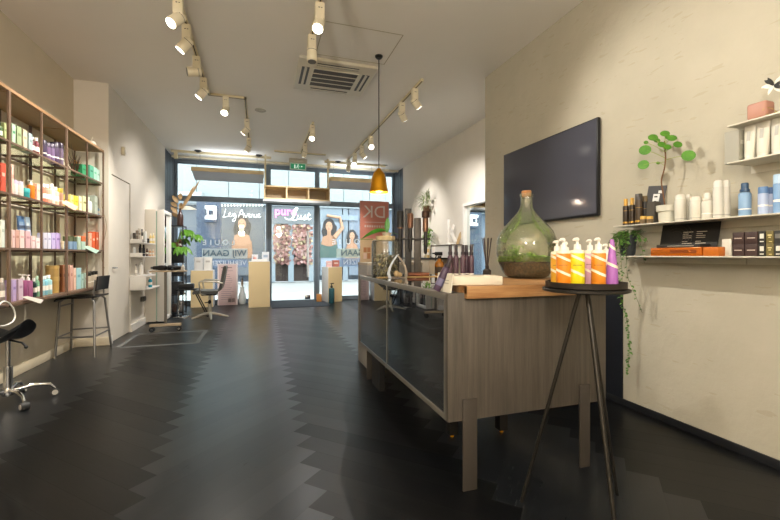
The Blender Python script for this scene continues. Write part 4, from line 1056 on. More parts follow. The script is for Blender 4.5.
# rolling tool table
tb = onZ(152, 332, 0); tc = onZ(181, 332, 0)
cx, cy = -1.40, 7.06
tr = thing('tool_trolley', 'narrow rolling tool table with wooden top on one pole, left workstation', 'trolley', (cx, cy, 0))
m_poplar = M('#b8a58a', .5)
zt = onZ(160, 272, 1).z; depth = cx*_S + cy*_C
zt = EYE - (270.5-HOR)*depth/F_PX
obj('pole', MB(M('#7a746c', .35, .6)).b2((-.018, -.018, .10), (.018, .018, zt-.02)), tr)
obj('tabletop', MB(m_poplar).b2((-.20, -.12, zt-.022), (.29, .12, zt), .003), tr)
obj('base_bar', MB(m_poplar).b2((-.22, -.03, .085), (.22, .03, .125), .004), tr)
for s_, x in ((-1, -.19), (1, .19)):
    cr = obj('caster', MB(M('#232427', .45)).cyl((x, -.025, .038), (x, .0, .038), .038, None, 18).cyl((x, .012, .038), (x, .037, .038), .038, None, 18).m(m_steel).cyl((x, -.028, .038), (x, .04, .038), .016, None, 12).cyl((x, .006, .05), (x, .006, .09), .009, None, 8), tr)
def hairdryer(loc, rz, lb):
    o = thing('hair_dryer', lb, 'hair dryer', loc, rz)
    obj('barrel', MB(m_black).tube([(-.10, 0, .042), (-.09, 0, .042), (-.02, 0, .042), (.06, 0, .042), (.10, 0, .042)], [.030, .040, .041, .030, .027], 16), o)
    obj('nozzle', MB(m_dark).tube([(.10, 0, .042), (.14, 0, .042)], [.022, .014], 12), o)
    obj('handle', MB(m_black).tube([(-.03, -.02, .035), (-.05, -.10, .022), (-.07, -.17, .018)], [.018, .017, .015], 10), o)
hairdryer((cx-.08, cy+.0, zt), R(160), 'black hair dryer lying on the left half of the tool table')
hairdryer((cx+.12, cy+.04, zt), R(20), 'black hair dryer lying on the right half of the tool table')
o = tag(obj('spray_flask', MB(m_white).lathe([(0, 0), (.026, 0), (.028, .06), (.012, .075), (.01, .1), (0, .1)], seg=14), None, (cx+.255, cy-.07, zt)), 'small white flask at the right end of the tool table', 'bottle')
# second black work table with slanted legs
q = onZ(180, 316, 0)
t2 = thing('work_stand', 'small black work stand with slanted legs behind the tool table', 'stand', (-1.36, 8.58, 0))
obj('top_board', MB(m_black).b2((-.16, -.12, .52), (.22, .14, .545), .004), t2)
for sx, sy in ((.2, -.10), (.2, .10)): obj('leg', MB(m_black).cyl((sx-.04, sy, .52), (sx+.20, sy, .0), .012, None, 8), t2)
obj('leg', MB(m_steel).cyl((-.12, 0, .52), (-.12, 0, .02), .018, None, 10), t2)
obj('foot_plate', MB(m_steel).b2((-.20, -.10, 0), (.06, .10, .02), .004), t2)
o = tag(obj('tool_case', MB(M('#1c1d20', .5)).box((0, 0, .05), (.26, .16, .10), None, .02), None, (-1.34, 8.58, .545)), 'black tool case on the small work stand', 'case')

# black open rack with plants
ex, ey = -1.565, 9.0
rk = thing('open_rack', 'tall narrow black open rack in the left window corner', 'rack', (ex, ey, 0))
WX, WY = .24, .36
zr = [.06, .42, .80, 1.06, 1.34, 1.78]
for sx in (0, 1):
    for sy in (0, 1): obj('upright', MB(m_black).box((-WX/2+sx*WX, -WY/2+sy*WY, .89), (.02, .02, 1.78)), rk)
for z in zr: obj('shelf_board', MB(m_black).b2((-WX/2+.0, -WY/2, z-.02), (WX/2, WY/2, z)), rk)
def on_rack(z, w, h, c, lb, cat='box', dx=0, dy=0, nm='storage_box'):
    mb = MB(M(c, .5)).box((0, 0, h/2), (w, w, h), None, .006).m(M('#3b3d40', .5)).box((0, -w/2-.001, h*.7), (w*.4, .002, h*.12))
    tag(obj(nm, mb, None, (ex+dx, ey+dy, z)), lb, cat, 'boxes on the black open rack')
on_rack(1.06, .215, .2, '#1c1d20', 'large black box in the middle of the black rack', dy=-.02)
on_rack(.80, .21, .16, '#2a2c31', 'flat black box on the fourth board of the black rack')
on_rack(.42, .21, .24, '#33353a', 'dark grey box on the second lowest board of the black rack')
on_rack(.06, .10, .22, '#9a9490', 'pale grey box on the lowest board of the black rack', dx=.05)
on_rack(.06, .08, .16, '#55423c', 'brown box on the lowest board of the black rack', dx=-.06)
product('bottle', .06, .17, '#5e3226', '#9a6a4a', 'reddish brown bottle beside the leafy plant pot on the rack', (ex+.06, ey-.1, 1.34))
# vase with dried palm and leaves
vs = thing('vase', 'brown vase with dried leaves on top of the black rack', 'vase', (ex+.05, ey-.05, 1.78))
obj('vase_body', MB(M('#3e2620', .3)).lathe([(0, 0), (.055, 0), (.06, .02), (.058, .20), (.035, .25), (.022, .30), (.022, .34), (.027, .345), (.018, .34), (.018, .28), (0, .28)], seg=20), vs)
m_dry = leafmat('dried_leaf', '#8a7050', '#ad9168')
dl = MB(m_dry)
for k in range(7):
    a = k*2.2; dl.leaf((-.03+math.cos(a)*.04, math.sin(a)*.05, .1 + .07*k), (-.5+math.cos(a)*.5, math.sin(a)*.3, .8), (0, -1, .3), .17, .085, .3)
dl.tube([(0, 0, .3), (-.06, 0, .36), (-.1, 0, .3)], .004, 5)
obj('dried_leaves', dl, vs)
pf = MB(leafmat('dried_palm', '#9c7c52', '#b5966c'))
pf.leaf((.01, 0, .3), (.50, -.05, .85), (0, -1, .1), .74, .045, -.08, 8); pf.leaf((.0, 0, .3), (.40, .05, .85), (0, -1, .1), .62, .04, .05, 8)
obj('palm_leaf', pf, vs)
bl = MB(leafmat('pale_leaf', '#b9b6a4', '#d2cfc0')); bl.leaf((.02, 0, .33), (.6, -.1, .35), (-.4, -1, .6), .22, .11, .9, 6); obj('pale_leaf', bl, vs)
dk = MB(M('#2a2f33', .5))
for k in range(5): dk.leaf((-.12, 0, .25+k*.06), (-.8, .1*k-.2, .35), (0, 0, 1), .16, .03, .3)
obj('dark_sprig', dk, vs)
# leafy plant
pt = thing('potted_plant', 'green leafy potted plant on the black rack by the left window', 'plant', (ex, ey-.03, 1.34))
obj('pot', MB(M('#8f6a52', .6)).lathe([(0, 0), (.055, 0), (.075, .10), (.08, .11), (.07, .11), (.06, .09), (0, .09)], seg=18), pt)
m_leaf = leafmat('fresh_leaf', '#336a14', '#6ba02c'); m_stemg = M('#5d7a2c', .6)
fo = MB(m_leaf); stm = MB(m_stemg)
for k in range(11):
    a = k*2.399; rr = .10+.24*((k % 5)/4); zz = .36 - .34*((k*7) % 5)/4
    tip = Vector((max(-.06, .14+math.cos(a)*rr*.8), math.sin(a)*rr, zz))
    stm.tube([(0, 0, .09), (tip.x*.35, tip.y*.35, zz*.75+.1), tip], [.006, .004, .003], 5)
    for j in range(6):
        b = a + (j-2.5)*.75
        fo.leaf(tip, (math.cos(b), math.sin(b)-.3, -.75+random.uniform(-.5, .1)), (0, -.8, .8), random.uniform(.14, .22), .07, .35)
obj('stems', stm, pt); obj('foliage', fo, pt)

# styling chair
ch = thing('styling_chair', 'grey salon styling chair with armrests on a five-star base', 'chair', (-.90, 8.31, 0), 0)
m_gr = M('#4e4f4c', .5); m_alu = M('#c8c2b4', .3, .7)
zs = .47
prof = [(-.26, zs+.005), (-.22, zs+.045), (-.1, zs+.035), (.08, zs+.03), (.16, zs+.05), (.205, zs+.12), (.235, zs+.26), (.27, zs+.46), (.285, zs+.52)]
sm = []
P = [Vector((x, 0, z)) for x, z in prof]
for i in range(len(P)-1):
    p0, p1, p2, p3 = P[max(i-1, 0)], P[i], P[i+1], P[min(i+2, len(P)-1)]
    for k in range(5):
        t = k/5; sm.append(.5*((2*p1)+(p2-p0)*t+(2*p0-5*p1+4*p2-p3)*t*t+(3*p1-p0-3*p2+p3)*t**3))
sm.append(P[-1])
def shell(pts, th, w):
    top, bot = [], []
    for i, p in enumerate(pts):
        d = (pts[min(i+1, len(pts)-1)] - pts[max(i-1, 0)]).normalized(); nrm = Vector((-d.z, 0, d.x))
        e = min(1, .35 + 4*min(i, len(pts)-1-i)/len(pts)); top.append(p + nrm*th*.5*e); bot.append(p - nrm*th*.5*e)
    return [(*v.xz, w) for v in top] , [(*v.xz, w) for v in bot]
k_ = 26
def upholster(pts, th, w):
    a, b = shell(pts, th, w)
    mb = MB(m_gr); mb.prism([(x, -w/2, z) for x, z, _ in a] + [(x, -w/2, z) for x, z, _ in reversed(b)], (0, w, 0)); return mb
obj('seat', upholster(sm[:21], .06, .46), ch); obj('backrest', upholster(sm[20:], .055, .44), ch)
for s_ in (-1, 1):
    y = s_*.265
    obj('armrest', MB(m_alu).tube([(.25, y*.9, zs+.20), (.10, y, zs+.235), (-.12, y, zs+.245), (-.155, y, zs+.22), (-.13, y, zs+.02), (-.05, y*.75, zs-.02)], [.014, .016, .016, .015, .013, .012], 10), ch)
obj('column', MB(m_alu).cyl((0, 0, .06), (0, 0, .30), .032, None, 16).cyl((0, 0, .30), (0, 0, zs-.02), .025, None, 16), ch)
obj('pump_pedal', MB(m_black).ball((.0, -.045, .31), (.03, .02, .04), 10).tube([(0, -.04, .31), (-.08, -.09, .30)], .009, 6), ch)
obj('seat_plate', MB(m_black).b2((-.13, -.14, zs-.03), (.13, .14, zs)), ch)
for k in range(5):
    a = R(-80+72*k); dx, dy = math.cos(a), math.sin(a)
    obj('base_arm', MB(m_alu).tube([(dx*.02, dy*.02, .085), (dx*.15, dy*.15, .07), (dx*.33, dy*.33, .022)], [.03, .025, .016], 8), ch)

# ================================================================== pedestals and things in the windows
m_ped = M('#e2cb9c', .5); m_pedw = M('#e6e6e4', .5)
def pedestal(px0, px1, pt, Y, dep, lb, left=m_pedw, rz=0):
    a, b = onY(px0, pt, Y), onY(px1, pt, Y)
    o = thing('pedestal', lb, 'pedestal', ((a.x+b.x)/2, Y, 0), rz)
    w = (b.x-a.x)/2; h = a.z
    obj('body', MB(left).b2((-w, .006, .0), (w, dep, h-.004), .003), o)
    obj('front_panel', MB(m_ped).b2((-w+.004, 0, .004), (w-.004, .006, h-.006)), o)
    obj('top_panel', MB(m_pedw).b2((-w, .0, h-.006), (w, dep, h)), o)
    return a.x, b.x, h
xa, xb, ha = pedestal(190.5, 213, 270.5, 10.05, .42, 'low pale wood pedestal behind the styling chair')
for k, (f0, lb) in enumerate(((.12, 'left of the two pale boxes on the low pedestal'), (.54, 'right of the two pale boxes on the low pedestal'))):
    w = (xb-xa)*.38; x = xa + (xb-xa)*f0 + w/2
    tag(obj('display_box', MB(M('#d8d6d2' if k == 0 else '#e6e3dc', .5)).box((0, 0, .15), (w, .12, .30), None, .003).m(M('#b9b4ac', .6)).box((0, -.0605, .2), (w*.5, .001, .04)), None, (x, 10.25, ha)), lb, 'box', 'display boxes on pedestals')
xa, xb, hb = pedestal(248.5, 270, 261.5, 9.62, .44, 'tall pale wood pedestal left of the glass door')
for w, d, h, x, y, c, lb in ((.34, .26, .05, 0, 0, '#ebe9e6', 'flat white box lying on the tall pedestal'),):
    tag(obj('display_box', MB(M(c, .5)).box((0, 0, h/2), (w, d, h), None, .003), None, ((xa+xb)/2+x, 9.82, hb)), lb, 'box', 'display boxes on pedestals')
tag(obj('display_box', MB(M('#dfe4ea', .5)).box((0, 0, .11), (.16, .10, .22), None, .003).m(M('#9fb2c6', .5)).box((0, -.051, .12), (.1, .001, .06)), None, ((xa+xb)/2+.14, 9.98, hb)), 'upright white box at the back of the tall pedestal', 'box', 'display boxes on pedestals')
tag(obj('display_box', MB(M('#e4e4e8', .5)).box((0, 0, .08), (.14, .10, .16), None, .003), None, ((xa+xb)/2-.10, 9.99, hb)), 'low white box at the back left of the tall pedestal', 'box', 'display boxes on pedestals')
product('jar', .07, .07, '#e8a8a0', '#f0e0dc', 'small pink jar on the flat box, tall pedestal', ((xa+xb)/2-.1, 9.78, hb+.05))
xa, xb, hc = pedestal(327.5, 343, 267, 10.15, .36, 'pale wood pedestal with white side right of the glass door', m_pedw, R(18))
for f_, c, w, h, lb in ((.62, '#b06a5c', .17, .17, 'brick red box on the pedestal right of the door'), (.18, '#dcb4b4', .14, .15, 'pale pink box on the pedestal right of the door')):
    tag(obj('display_box', MB(M(c, .5)).box((0, 0, h/2), (w, .12, h), None, .003).m(M('#e8d6d0', .5)).box((0, -.0605, h*.55), (w*.6, .001, h*.2)), None, (xa+(xb-xa)*f_, 10.34, hc)), lb, 'box', 'display boxes on pedestals')
q = onZ(331.5, 303, 0)
product('pump', .14, .50, '#2d5f68', '#2c2622', 'tall teal bottle with dark pump standing on the floor by the door', (q.x, 9.95, 0), R(180))
tag(obj('wood_block', MB(M('#c98a4a', .6)).box((0, 0, .1), (.12, .1, .2), None, .004), None, (onY(319, 298, 10.3).x, 10.3, 0)), 'small orange wooden block on the floor at the door frame', 'block')
# oversized pink product carton standing in the window
a, b = onY(217.5, 264, 10.30), onY(237.5, 304, 10.30); zt = a.z
cb = thing('display_carton', 'large pink standing display carton with small print behind the styling chair', 'carton', ((a.x+b.x)/2, 10.30, 0))
w = (b.x-a.x)/2
obj('carton_body', MB(M('#cfb4b0', .5)).b2((-w, 0, .0), (w, .14, zt), .004).m(M('#e4d6d2', .5)).b2((-w, -.004, 0), (-w+.03, 0, zt)).b2((w-.03, -.004, 0), (w, 0, zt)).b2((-w+.03, -.004, zt-.03), (w-.03, 0, zt)), cb)
pr = MB(M('#8f7d80', .6))
for k in range(16):
    L = random.uniform(.5, 1.0)*(w*1.3); pr.b2((-w+.08, -.003, zt-.16-k*.045), (-w+.08+L, 0, zt-.17-k*.045))
pr.b2((-w+.08, -.003, zt-.10), (-w+.32, 0, zt-.075))
obj('printed_text', pr, cb)
bc = MB(M('#3a3032', .6)); x = w*.05
for k in range(16):
    wd = random.choice((.008, .012, .018)); bc.b2((x, -.003, .07), (x+wd, 0, .16)); x += wd+.009
    if x > w-.07: break
obj('barcode', bc, cb)
# white jug in the window behind
q = onY(242.3, 303, 10.45)
jg = thing('glass_jug', 'white glass jug with dried stems between carton and tall pedestal', 'jug', (q.x, 10.42, 0))
obj('jug_body', MB(M('#dfe2e0', .15)).lathe([(0, 0), (.07, 0), (.09, .06), (.09, .20), (.05, .30), (.04, .38), (.05, .42), (.042, .41), (.034, .36), (.08, .2), (0, .03)], seg=20), jg)
ds = MB(m_dry)
for k in range(8): a = k*.8; ds.leaf((0, 0, .40), (math.cos(a)*.25, math.sin(a)*.25, 1), (math.cos(a), math.sin(a), 0), .24, .04, .3)
obj('dried_stems', ds, jg)
# door mat
tm_ = NT('ribbed_mat'); t_p = tm_.geo(); tm_.link(tm_.mix(tm_.noise(t_p, 90, 3), lin('#22282f'), lin('#4a525c')), tm_.b.inputs['Base Color']); tm_.b.inputs['Roughness'].default_value = .95; tm_.bump(tm_.noise(t_p, 120, 2), .5, .01)
tag(obj('door_mat', MB(tm_.m).b2((.26, 9.35, 0), (1.58, 10.60, .012), .004)), 'dark blue-grey door mat inside the glass street door', 'mat')

# window films and lettering (they read from the street)
m_fw = backlit('film_white', '#f4f6f8')
def film(x0, x1, z0, z1, c, op, lb):
    m = backlit('film_' + c.strip('#'), c, 1-op)
    return tag(obj('window_banner', MB(m).b2((x0, YF-.004, z0), (x1, YF-.001, z1))), lb, 'banner')
yw = YF-.006
def letters(body, px, py, hpx, mat, parent, spacing=1.0, bold=.0):
    q = onY(px, py, yw); size = hpx*(q.x*_S+q.y*_C)/F_PX/.70
    o = link('lettering', text_mesh(body, size, mat, .001, True, spacing, bold=bold), parent, (q.x, yw, q.z), FACE_NEAR)
    return o
def fbox(px0, px1, py0, py1): a, b = onY(px0, py0, yw), onY(px1, py1, yw); return a.x, b.x, min(a.z, b.z), max(a.z, b.z)
m_tx = backlit('film_grey', '#6f8291')
B = film(*fbox(202, 247.5, 248.5, 258.5), '#e2e8e8', .62, 'pale strip banner reading WIJ GAAN backwards on the left window')
letters('WIJ GAAN', 224.8, 253.5, 6.0, m_tx, B, 1.02, .004)
B = film(*fbox(207.5, 247.5, 259.5, 267), '#b3c4de', .6, 'blue strip banner reading VERHUIZEN backwards on the left window')
letters('VERHUIZEN', 227.8, 263.3, 4.6, m_fw, B, 1.0, .002)
B = film(*fbox(336.5, 384, 248.5, 257.5), '#dbe6de', .62, 'pale strip banner reading WIJ GAAN backwards on the right window')
letters('WIJ GAAN', 360, 253, 5.8, m_tx, B, 1.0, .004)
B = film(*fbox(337.5, 384, 258.2, 266.2), '#b3c4de', .6, 'blue strip banner reading VERHUIZEN backwards on the right window')
letters('VERHUIZEN', 361, 262.3, 4.6, m_fw, B, 1.05, .002)
for txt, pxs, py, lb in (('EIUOL', (204.6, 210.8, 217.2, 225.5, 233), 242.7, 'white letters of a name written backwards on the left window'), ('EIUOL', (334, 340, 348.3, 357, 366), 242, 'white letters of a name written backwards on the right window')):
    o = thing('window_lettering', lb, 'lettering', (0, 0, 0))
    for c_, px in zip(txt, pxs): letters(c_, px, py, 5.2, m_fw, o, 1, .003)
# poster hanging in the right window, printed for the street
Yp = 10.35
a, b = onY(360, 200.5, Yp), onY(388.5, 262, Yp); zs_ = onY(374, 238.5, Yp).z
ps_ = thing('hanging_poster', 'hanging poster with red top lettered DK backwards in the right window', 'poster', (a.x, Yp, b.z))
w = b.x-a.x; h = a.z-b.z; zsp = zs_-b.z
obj('red_sheet', MB(M('#c67e6e', .6)).b2((0, 0, zsp), (w, .006, h)).m(M('#9aa4ac', .4)).b2((-.012, -.004, zsp), (0, .01, h)).b2((w, -.004, zsp), (w+.012, .01, h)), ps_)
obj('beige_sheet', MB(M('#c7a985', .6)).b2((0, 0, 0), (w, .006, zsp)).m(M('#8c8a4a', .6)).b2((0, -.002, zsp-.035), (w*.45, 0, zsp-.01)), ps_)
pb = MB(M('#b0764c', .6))
for k in range(2):
    pb.m(M('#b0764c', .6)).b2((w*.12+k*w*.13, -.002, zsp*.42), (w*.23+k*w*.13, 0, zsp*.62)).m(M('#d8b8a4' if k == 0 else '#b0764c', .6)).b2((w*.12+k*w*.13, -.002, zsp*.14), (w*.23+k*w*.13, 0, zsp*.38))
obj('printed_boxes', pb, ps_)
m_pl = M('#ddd0c8', .5)
q = onY(374.5, 212.5, Yp)
link('lettering', text_mesh('DK', .46, m_pl, .002, True, 1.0), ps_, (q.x-a.x, -.003, q.z-b.z), FACE_NEAR)
ln = MB(m_pl); zl = onY(374, 222.5, Yp).z - b.z; ln.b2((w*.16, -.003, zl), (w*.9, 0, zl+.012))
for k in range(9): ln.b2((w*(.16+k*.083), -.003, zl-.13), (w*(.205+k*.083), 0, zl-.075))
obj('print_line', ln, ps_)
for s_ in (.1, .9): obj('suspension_cord', MB(m_steel).cyl((w*s_, .003, h), (w*s_, .003, H-b.z), .003, None, 6), ps_)
# ================================================================== sales counter
CX0, CX1, CY0, CY1, CZ0, CZ1 = .90, 1.91, 1.83, 3.74, .355, 1.005
m_lam = wood('grey_brown_laminate', '#3f3a34', '#5f574e', 'Z', 9, .5, 26)
m_slab = wood('oiled_oak_slab', '#75461f', '#bd9260', 'X', 7, .45, 16)
m_cframe = M('#77746f', .35, .4); m_dglass = glass('tinted_case_glass', '#b4b7bb', .9, 0, .04, '#868d96', 1.3)  # thin grey haze in the case glass stands in for its reflections
m_topglass = glass('smoked_top_glass', '#6d6660', .8)
ct = thing('sales_counter', 'grey-brown sales counter with glass display front on bronze plate legs', 'counter', (CX0, CY0, 0))
W, D = CX1-CX0, CY1-CY0
def cp(name, mb, par=None): return obj(name, mb, par or ct)
cp('end_panel', MB(m_lam).b2((0, 0, CZ0), (W, .03, CZ1), .002))
cp('end_panel', MB(m_lam).b2((0, D-.03, CZ0), (W, D, CZ1), .002))
cp('back_panel', MB(m_lam).b2((W-.025, .03, CZ0), (W, D-.03, CZ1)))
cp('bottom_board', MB(M('#2b2a2a', .4)).b2((0.012, .03, CZ0), (W-.025, D-.03, CZ0+.03)))
cp('inner_panel', MB(M('#26262a', .45)).b2((.42, .03, CZ0+.03), (.44, D-.03, CZ1-.03)))
yd = 1.03
fr = MB(m_cframe).b2((0, .03, CZ1-.035), (.03, D-.03, CZ1-.002), .002).b2((0, .03, CZ0), (.02, D-.03, CZ0+.03), .002).b2((0, .03, CZ0+.03), (.02, .05, CZ1-.035)).b2((0, D-.05, CZ0+.03), (.02, D-.03, CZ1-.035)).b2((0, yd-.008, CZ0+.03), (.016, yd+.008, CZ1-.035))
cp('front_frame', fr)
cp('glass_panel', MB(m_dglass).b2((.004, .05, CZ0+.03), (.010, yd-.008, CZ1-.035)))
cp('glass_panel', MB(m_dglass).b2((.004, yd+.008, CZ0+.03), (.010, D-.05, CZ1-.035)))
cp('glass_top', MB(m_topglass).b2((.03, .36, CZ1-.012), (W-.025, D-.03, CZ1-.002)))
cp('top_board', MB(M('#3a342e', .4)).b2((.03, .03, CZ1-.03), (W-.025, .36, CZ1-.002)))
cp('top_board', MB(M('#2a2725', .35)).b2((.445, .36, CZ1-.05), (W-.026, D-.03, CZ1-.013)))
cp('cross_bar', MB(M('#b89a66', .5)).b2((.06, 1.47, CZ1-.002), (.62, 1.52, CZ1+.004)))
sl = MB(m_slab).prism([(.09, -.03, CZ1-.001), (W+.02, -.03, CZ1-.001), (W+.02, .66, CZ1-.001), (.36, .66, CZ1-.001), (.36, .35, CZ1-.001), (.09, .35, CZ1-.001)], (0, 0, .038)).b2((.09, -.035, CZ1-.027), (W+.02, -.001, CZ1+.036), .003)
cp('oak_slab', sl)
for x0, x1, y0, y1 in ((.08, .16, -.012, 0), (.815, .885, -.012, 0), (.08, .16, D, D+.012), (.815, .885, D, D+.012)):
    cp('leg', MB(m_bronze).b2((x0, y0, 0), (x1, y1, .465), .002))
cp('leg', MB(M('#1b1a1a', .5)).b2((.10, 1.55, 0), (.15, 1.80, CZ0)))
for x, y in ((.31, .57), (.66, .53)):
    lg = cp('inner_leg', MB(M('#1b1a1a', .5)).b2((x-.03, y-.03, .02), (x+.03, y+.03, CZ0)))
    obj('brass_glide', MB(m_brass).cyl((x, y, 0), (x, y, .022), .013, None, 12), lg)
# things lying in the case
tag(obj('paper_sheet', MB(M('#d8d4cc', .6)).box((0, 0, .002), (.16, .22, .004)), None, (1.08, 2.62, CZ0+.03), (0, 0, .1)), 'white paper sheet lying inside the glass counter', 'paper')
tag(obj('leather_folder', MB(M('#9a6040', .5)).box((0, 0, .008), (.2, .42, .016), None, .004), None, (1.10, 2.27, CZ0+.03), (0, 0, .05)), 'brown leather folder lying inside the glass counter', 'folder')

def at(px, t):
    """point on the floor plan at sight-line px and depth t"""
    u = (px-390)/F_PX; return t*(_S+u*_C), t*(_C-u*_S)
def hz(py, t): return EYE + (HOR-py)*t/F_PX

# ------------------------------------------------------------------ on the counter
ZS = CZ1 + .037
# demijohn terrarium
dx, dy = at(526.5, 2.75)
dj = thing('demijohn_terrarium', 'big green glass demijohn with moss garden and cork on the oak slab', 'terrarium', (dx, dy, ZS))
k_ = .00685
prof = [(0, .012), (.09, .004), (.115, .002), (.14, .015), (.166, .055), (.190, .112), (.200, .165), (.203, .212), (.196, .26), (.172, .318), (.146, .350), (.118, .383), (.088, .415), (.060, .447), (.045, .475), (.039, .50), (.038, .553), (.044, .556), (.045, .572), (.040, .576), (.032, .576)]
m_demi = glass('green_demijohn_glass', '#f4f6e8', .5, .0, .05, '#d0d6b0')
obj('glass_body', MB(m_demi).lathe(prof, seg=48), dj)
obj('cork', MB(wood('cork', '#8a5a30', '#b98250', 'Z', 9, .8, 3)).lathe([(0, .555), (.029, .555), (.033, .592), (.031, .595), (0, .595)], seg=20), dj)
t = NT('potting_soil'); nn = t.noise(t.geo(), 70, 4); t.link(t.ramp(nn, [(.35, lin('#2a1c12')), (.7, lin('#6e4f33'))]), t.b.inputs['Base Color']); t.b.inputs['Roughness'].default_value = .95; t.bump(nn, .7, .01)
so = [(0, .014), (.088, .010), (.112, .008), (.136, .02), (.161, .057), (.183, .105), (.12, .112), (0, .108)]
soil = obj('soil', MB(t.m).lathe(so, seg=40), dj)
ms = MB(leafmat('moss_green', '#6fa81c', '#b6dc48'))
for k in range(2600):
    a = random.uniform(0, 2*PI); r = .188*math.sqrt(random.random()); z = .108 + .02*(1-r/.19) + random.random()*.03
    ms.leaf((math.cos(a)*r, math.sin(a)*r, z), (math.cos(a+random.random()*3)*.7, math.sin(a)*.7, random.uniform(.2, .9)), (0, 0, 1), random.uniform(.010, .022), .010, .3, 2)
o = obj('moss', ms, dj); o['kind'] = 'stuff'
fn = MB(leafmat('fern_green', '#5c8c22', '#a6c858'))
for cxx, cyy, h0 in ((-.10, -.04, .10), (-.06, .06, .11), (.05, .05, .06), (-.13, .02, .07), (.02, -.06, .03)):
    for k in range(90):
        a = random.uniform(0, 2*PI); q = Vector((cxx+math.cos(a)*random.uniform(0, .05), cyy+math.sin(a)*random.uniform(0, .05), .12+random.random()*h0))
        fn.leaf(q, (math.cos(a), math.sin(a), random.uniform(-.3, .5)), (0, 0, 1), random.uniform(.018, .035), .014, .4, 2)
    for k in range(5): fn.tube([(cxx, cyy, .11), (cxx+random.uniform(-.02, .02), cyy+random.uniform(-.02, .02), .12+h0)], .0012, 4)
obj('fern', fn, dj)
# white foam board and dark spray bottles
fb = tag(obj('foam_board', MB(M('#ddd3c0', .6)).b2((0, 0, 0), (.289, .17, .045), .003), None, (.935, 1.876, ZS), (0, 0, R(-8.5))), 'thick cream board lying on the oak slab before the plum spray bottles', 'board')
ZB = ZS + .045
for px, py, lb in ((450.2, 274.2, 'plum spray bottle, leftmost of five behind the cream board'), (456, 274.6, 'plum spray bottle, second from left behind the cream board'), (463, 274.6, 'plum spray bottle, middle of five behind the cream board'), (466.5, 273.2, 'plum spray bottle set back, fourth from left on the cream board'), (471.3, 274.4, 'plum spray bottle, rightmost of five behind the cream board')):
    tt = 2.335 + (275-py)*.03; q = Vector((*at(px, tt), ZS))
    product('spray', 5.3*tt/F_PX, hz(245, tt)-ZS, '#4b343f', '#2c2026', lb, q, random.uniform(0, 1), 'plum spray bottles behind the cream board', 'spray_bottle')
# leaning card with a plum tube
cd = tag(obj('price_card', MB(M('#ddd8c8', .6)).b2((0, -.09, 0), (.006, .09, .10)).m(M('#a9a498', .6)).b2((-.001, -.055, .06), (0, .055, .065)).b2((-.001, -.055, .045), (0, .03, .05)), None, (.925, 1.945, CZ1-.001), (0, R(9), 0)), 'cream price card leaning at the counter edge behind the tilted bottle', 'card')
pb = thing('spray_bottle', 'plum spray bottle leaning at a slant against the price card', 'bottle', (.893, 1.955, CZ1+.006))
pb.rotation_euler = Vector((.061, -.025, .146)).to_track_quat('Z', 'Y').to_euler()
for n, mb in parts_of('spray', .040, .185, '#46344a', '#2a2029'):
    if n == 'bottle_body': mb.m(M('#6a6684', .5)).lathe([(.0203, .03), (.0203, .07)], seg=16)
    obj(n, mb, pb)
# reed sticks behind the board
rx, ry = at(487, 2.55)
rd = thing('reed_diffuser', 'bundle of dark reed sticks standing on the slab by the mirror', 'reed diffuser', (rx, ry, ZS))
obj('bottle_body', MB(M('#2a2320', .3)).lathe([(0, 0), (.026, 0), (.028, .01), (.026, .06), (.012, .07), (.012, .09), (.009, .09), (0, .07)], seg=16), rd)
rs = MB(M('#3a2f2b', .7))
for k in range(7): a = k*.9; rs.tube([(0, 0, .02), (math.cos(a)*.006, math.sin(a)*.006, .09), (math.cos(a)*.03, math.sin(a)*.03, .265)], .0028, 6)
obj('reeds', rs, rd)
# moss jar, lid and orchid
jx, jy = at(385.5, 3.74)
jr = thing('moss_jar', 'clear glass jar full of dry moss with wooden lid, counter far end', 'jar', (jx, jy, CZ1))
r_ = .13; m_jar = glass('jar_glass', '#f6f8f4', .2, 0, .04, '#e8ece6')
obj('glass_body', MB(m_jar).lathe([(0, .004), (r_*.9, .002), (r_, .015), (r_, .29), (r_*.93, .325), (r_*.82, .332)], seg=36), jr)
obj('lid', MB(M('#c8b48c', .6)).lathe([(0, .326), (r_*.64, .326), (r_*.70, .334), (r_*.70, .368), (0, .368)], seg=30), jr)
mo = MB(); mc = [leafmat('dry_moss_%d' % k, a, b) for k, (a, b) in enumerate((('#5d5836', '#8b8250'), ('#8d8052', '#b5a878'), ('#463f28', '#6c6240')))]
for k in range(320):
    a = random.uniform(0, 2*PI); r = r_*.9*math.sqrt(random.random()); z = .02+random.random()*(.21-.05*r/r_)
    mo.m(mc[k % 3]).leaf((math.cos(a)*r*.85, math.sin(a)*r*.85, z), (random.uniform(-1, 1), random.uniform(-1, 1), random.uniform(-.5, .5)), (0, 0, 1), random.uniform(.03, .06), .03, .6, 3)
o = obj('dry_moss', mo, jr); o['kind'] = 'stuff'
ox, oy = at(389, 3.80)
oc = thing('orchid_leaves', 'green orchid leaves growing from a small pot on the jar lid', 'plant', (jx+.02, jy+.02, CZ1+.368))
obj('pot', MB(M('#cfc6b4', .5)).lathe([(0, 0), (.035, 0), (.045, .03), (.05, .034), (.04, .034), (0, .028)], seg=18), oc)
lf = MB(leafmat('orchid_leaf', '#2f7418', '#4f9a2a'))
lf.leaf((-.01, 0, .05), (-1, .0, .22), (0, -.8, 1), .19, .065, .8, 10); lf.leaf((.0, 0, .03), (.05, .0, 1), (-.3, -1, 0), .15, .05, .1, 6); lf.leaf((.01, 0, .03), (.9, .2, .12), (0, 0, 1), .13, .04, .3, 6)
obj('leaves', lf, oc)
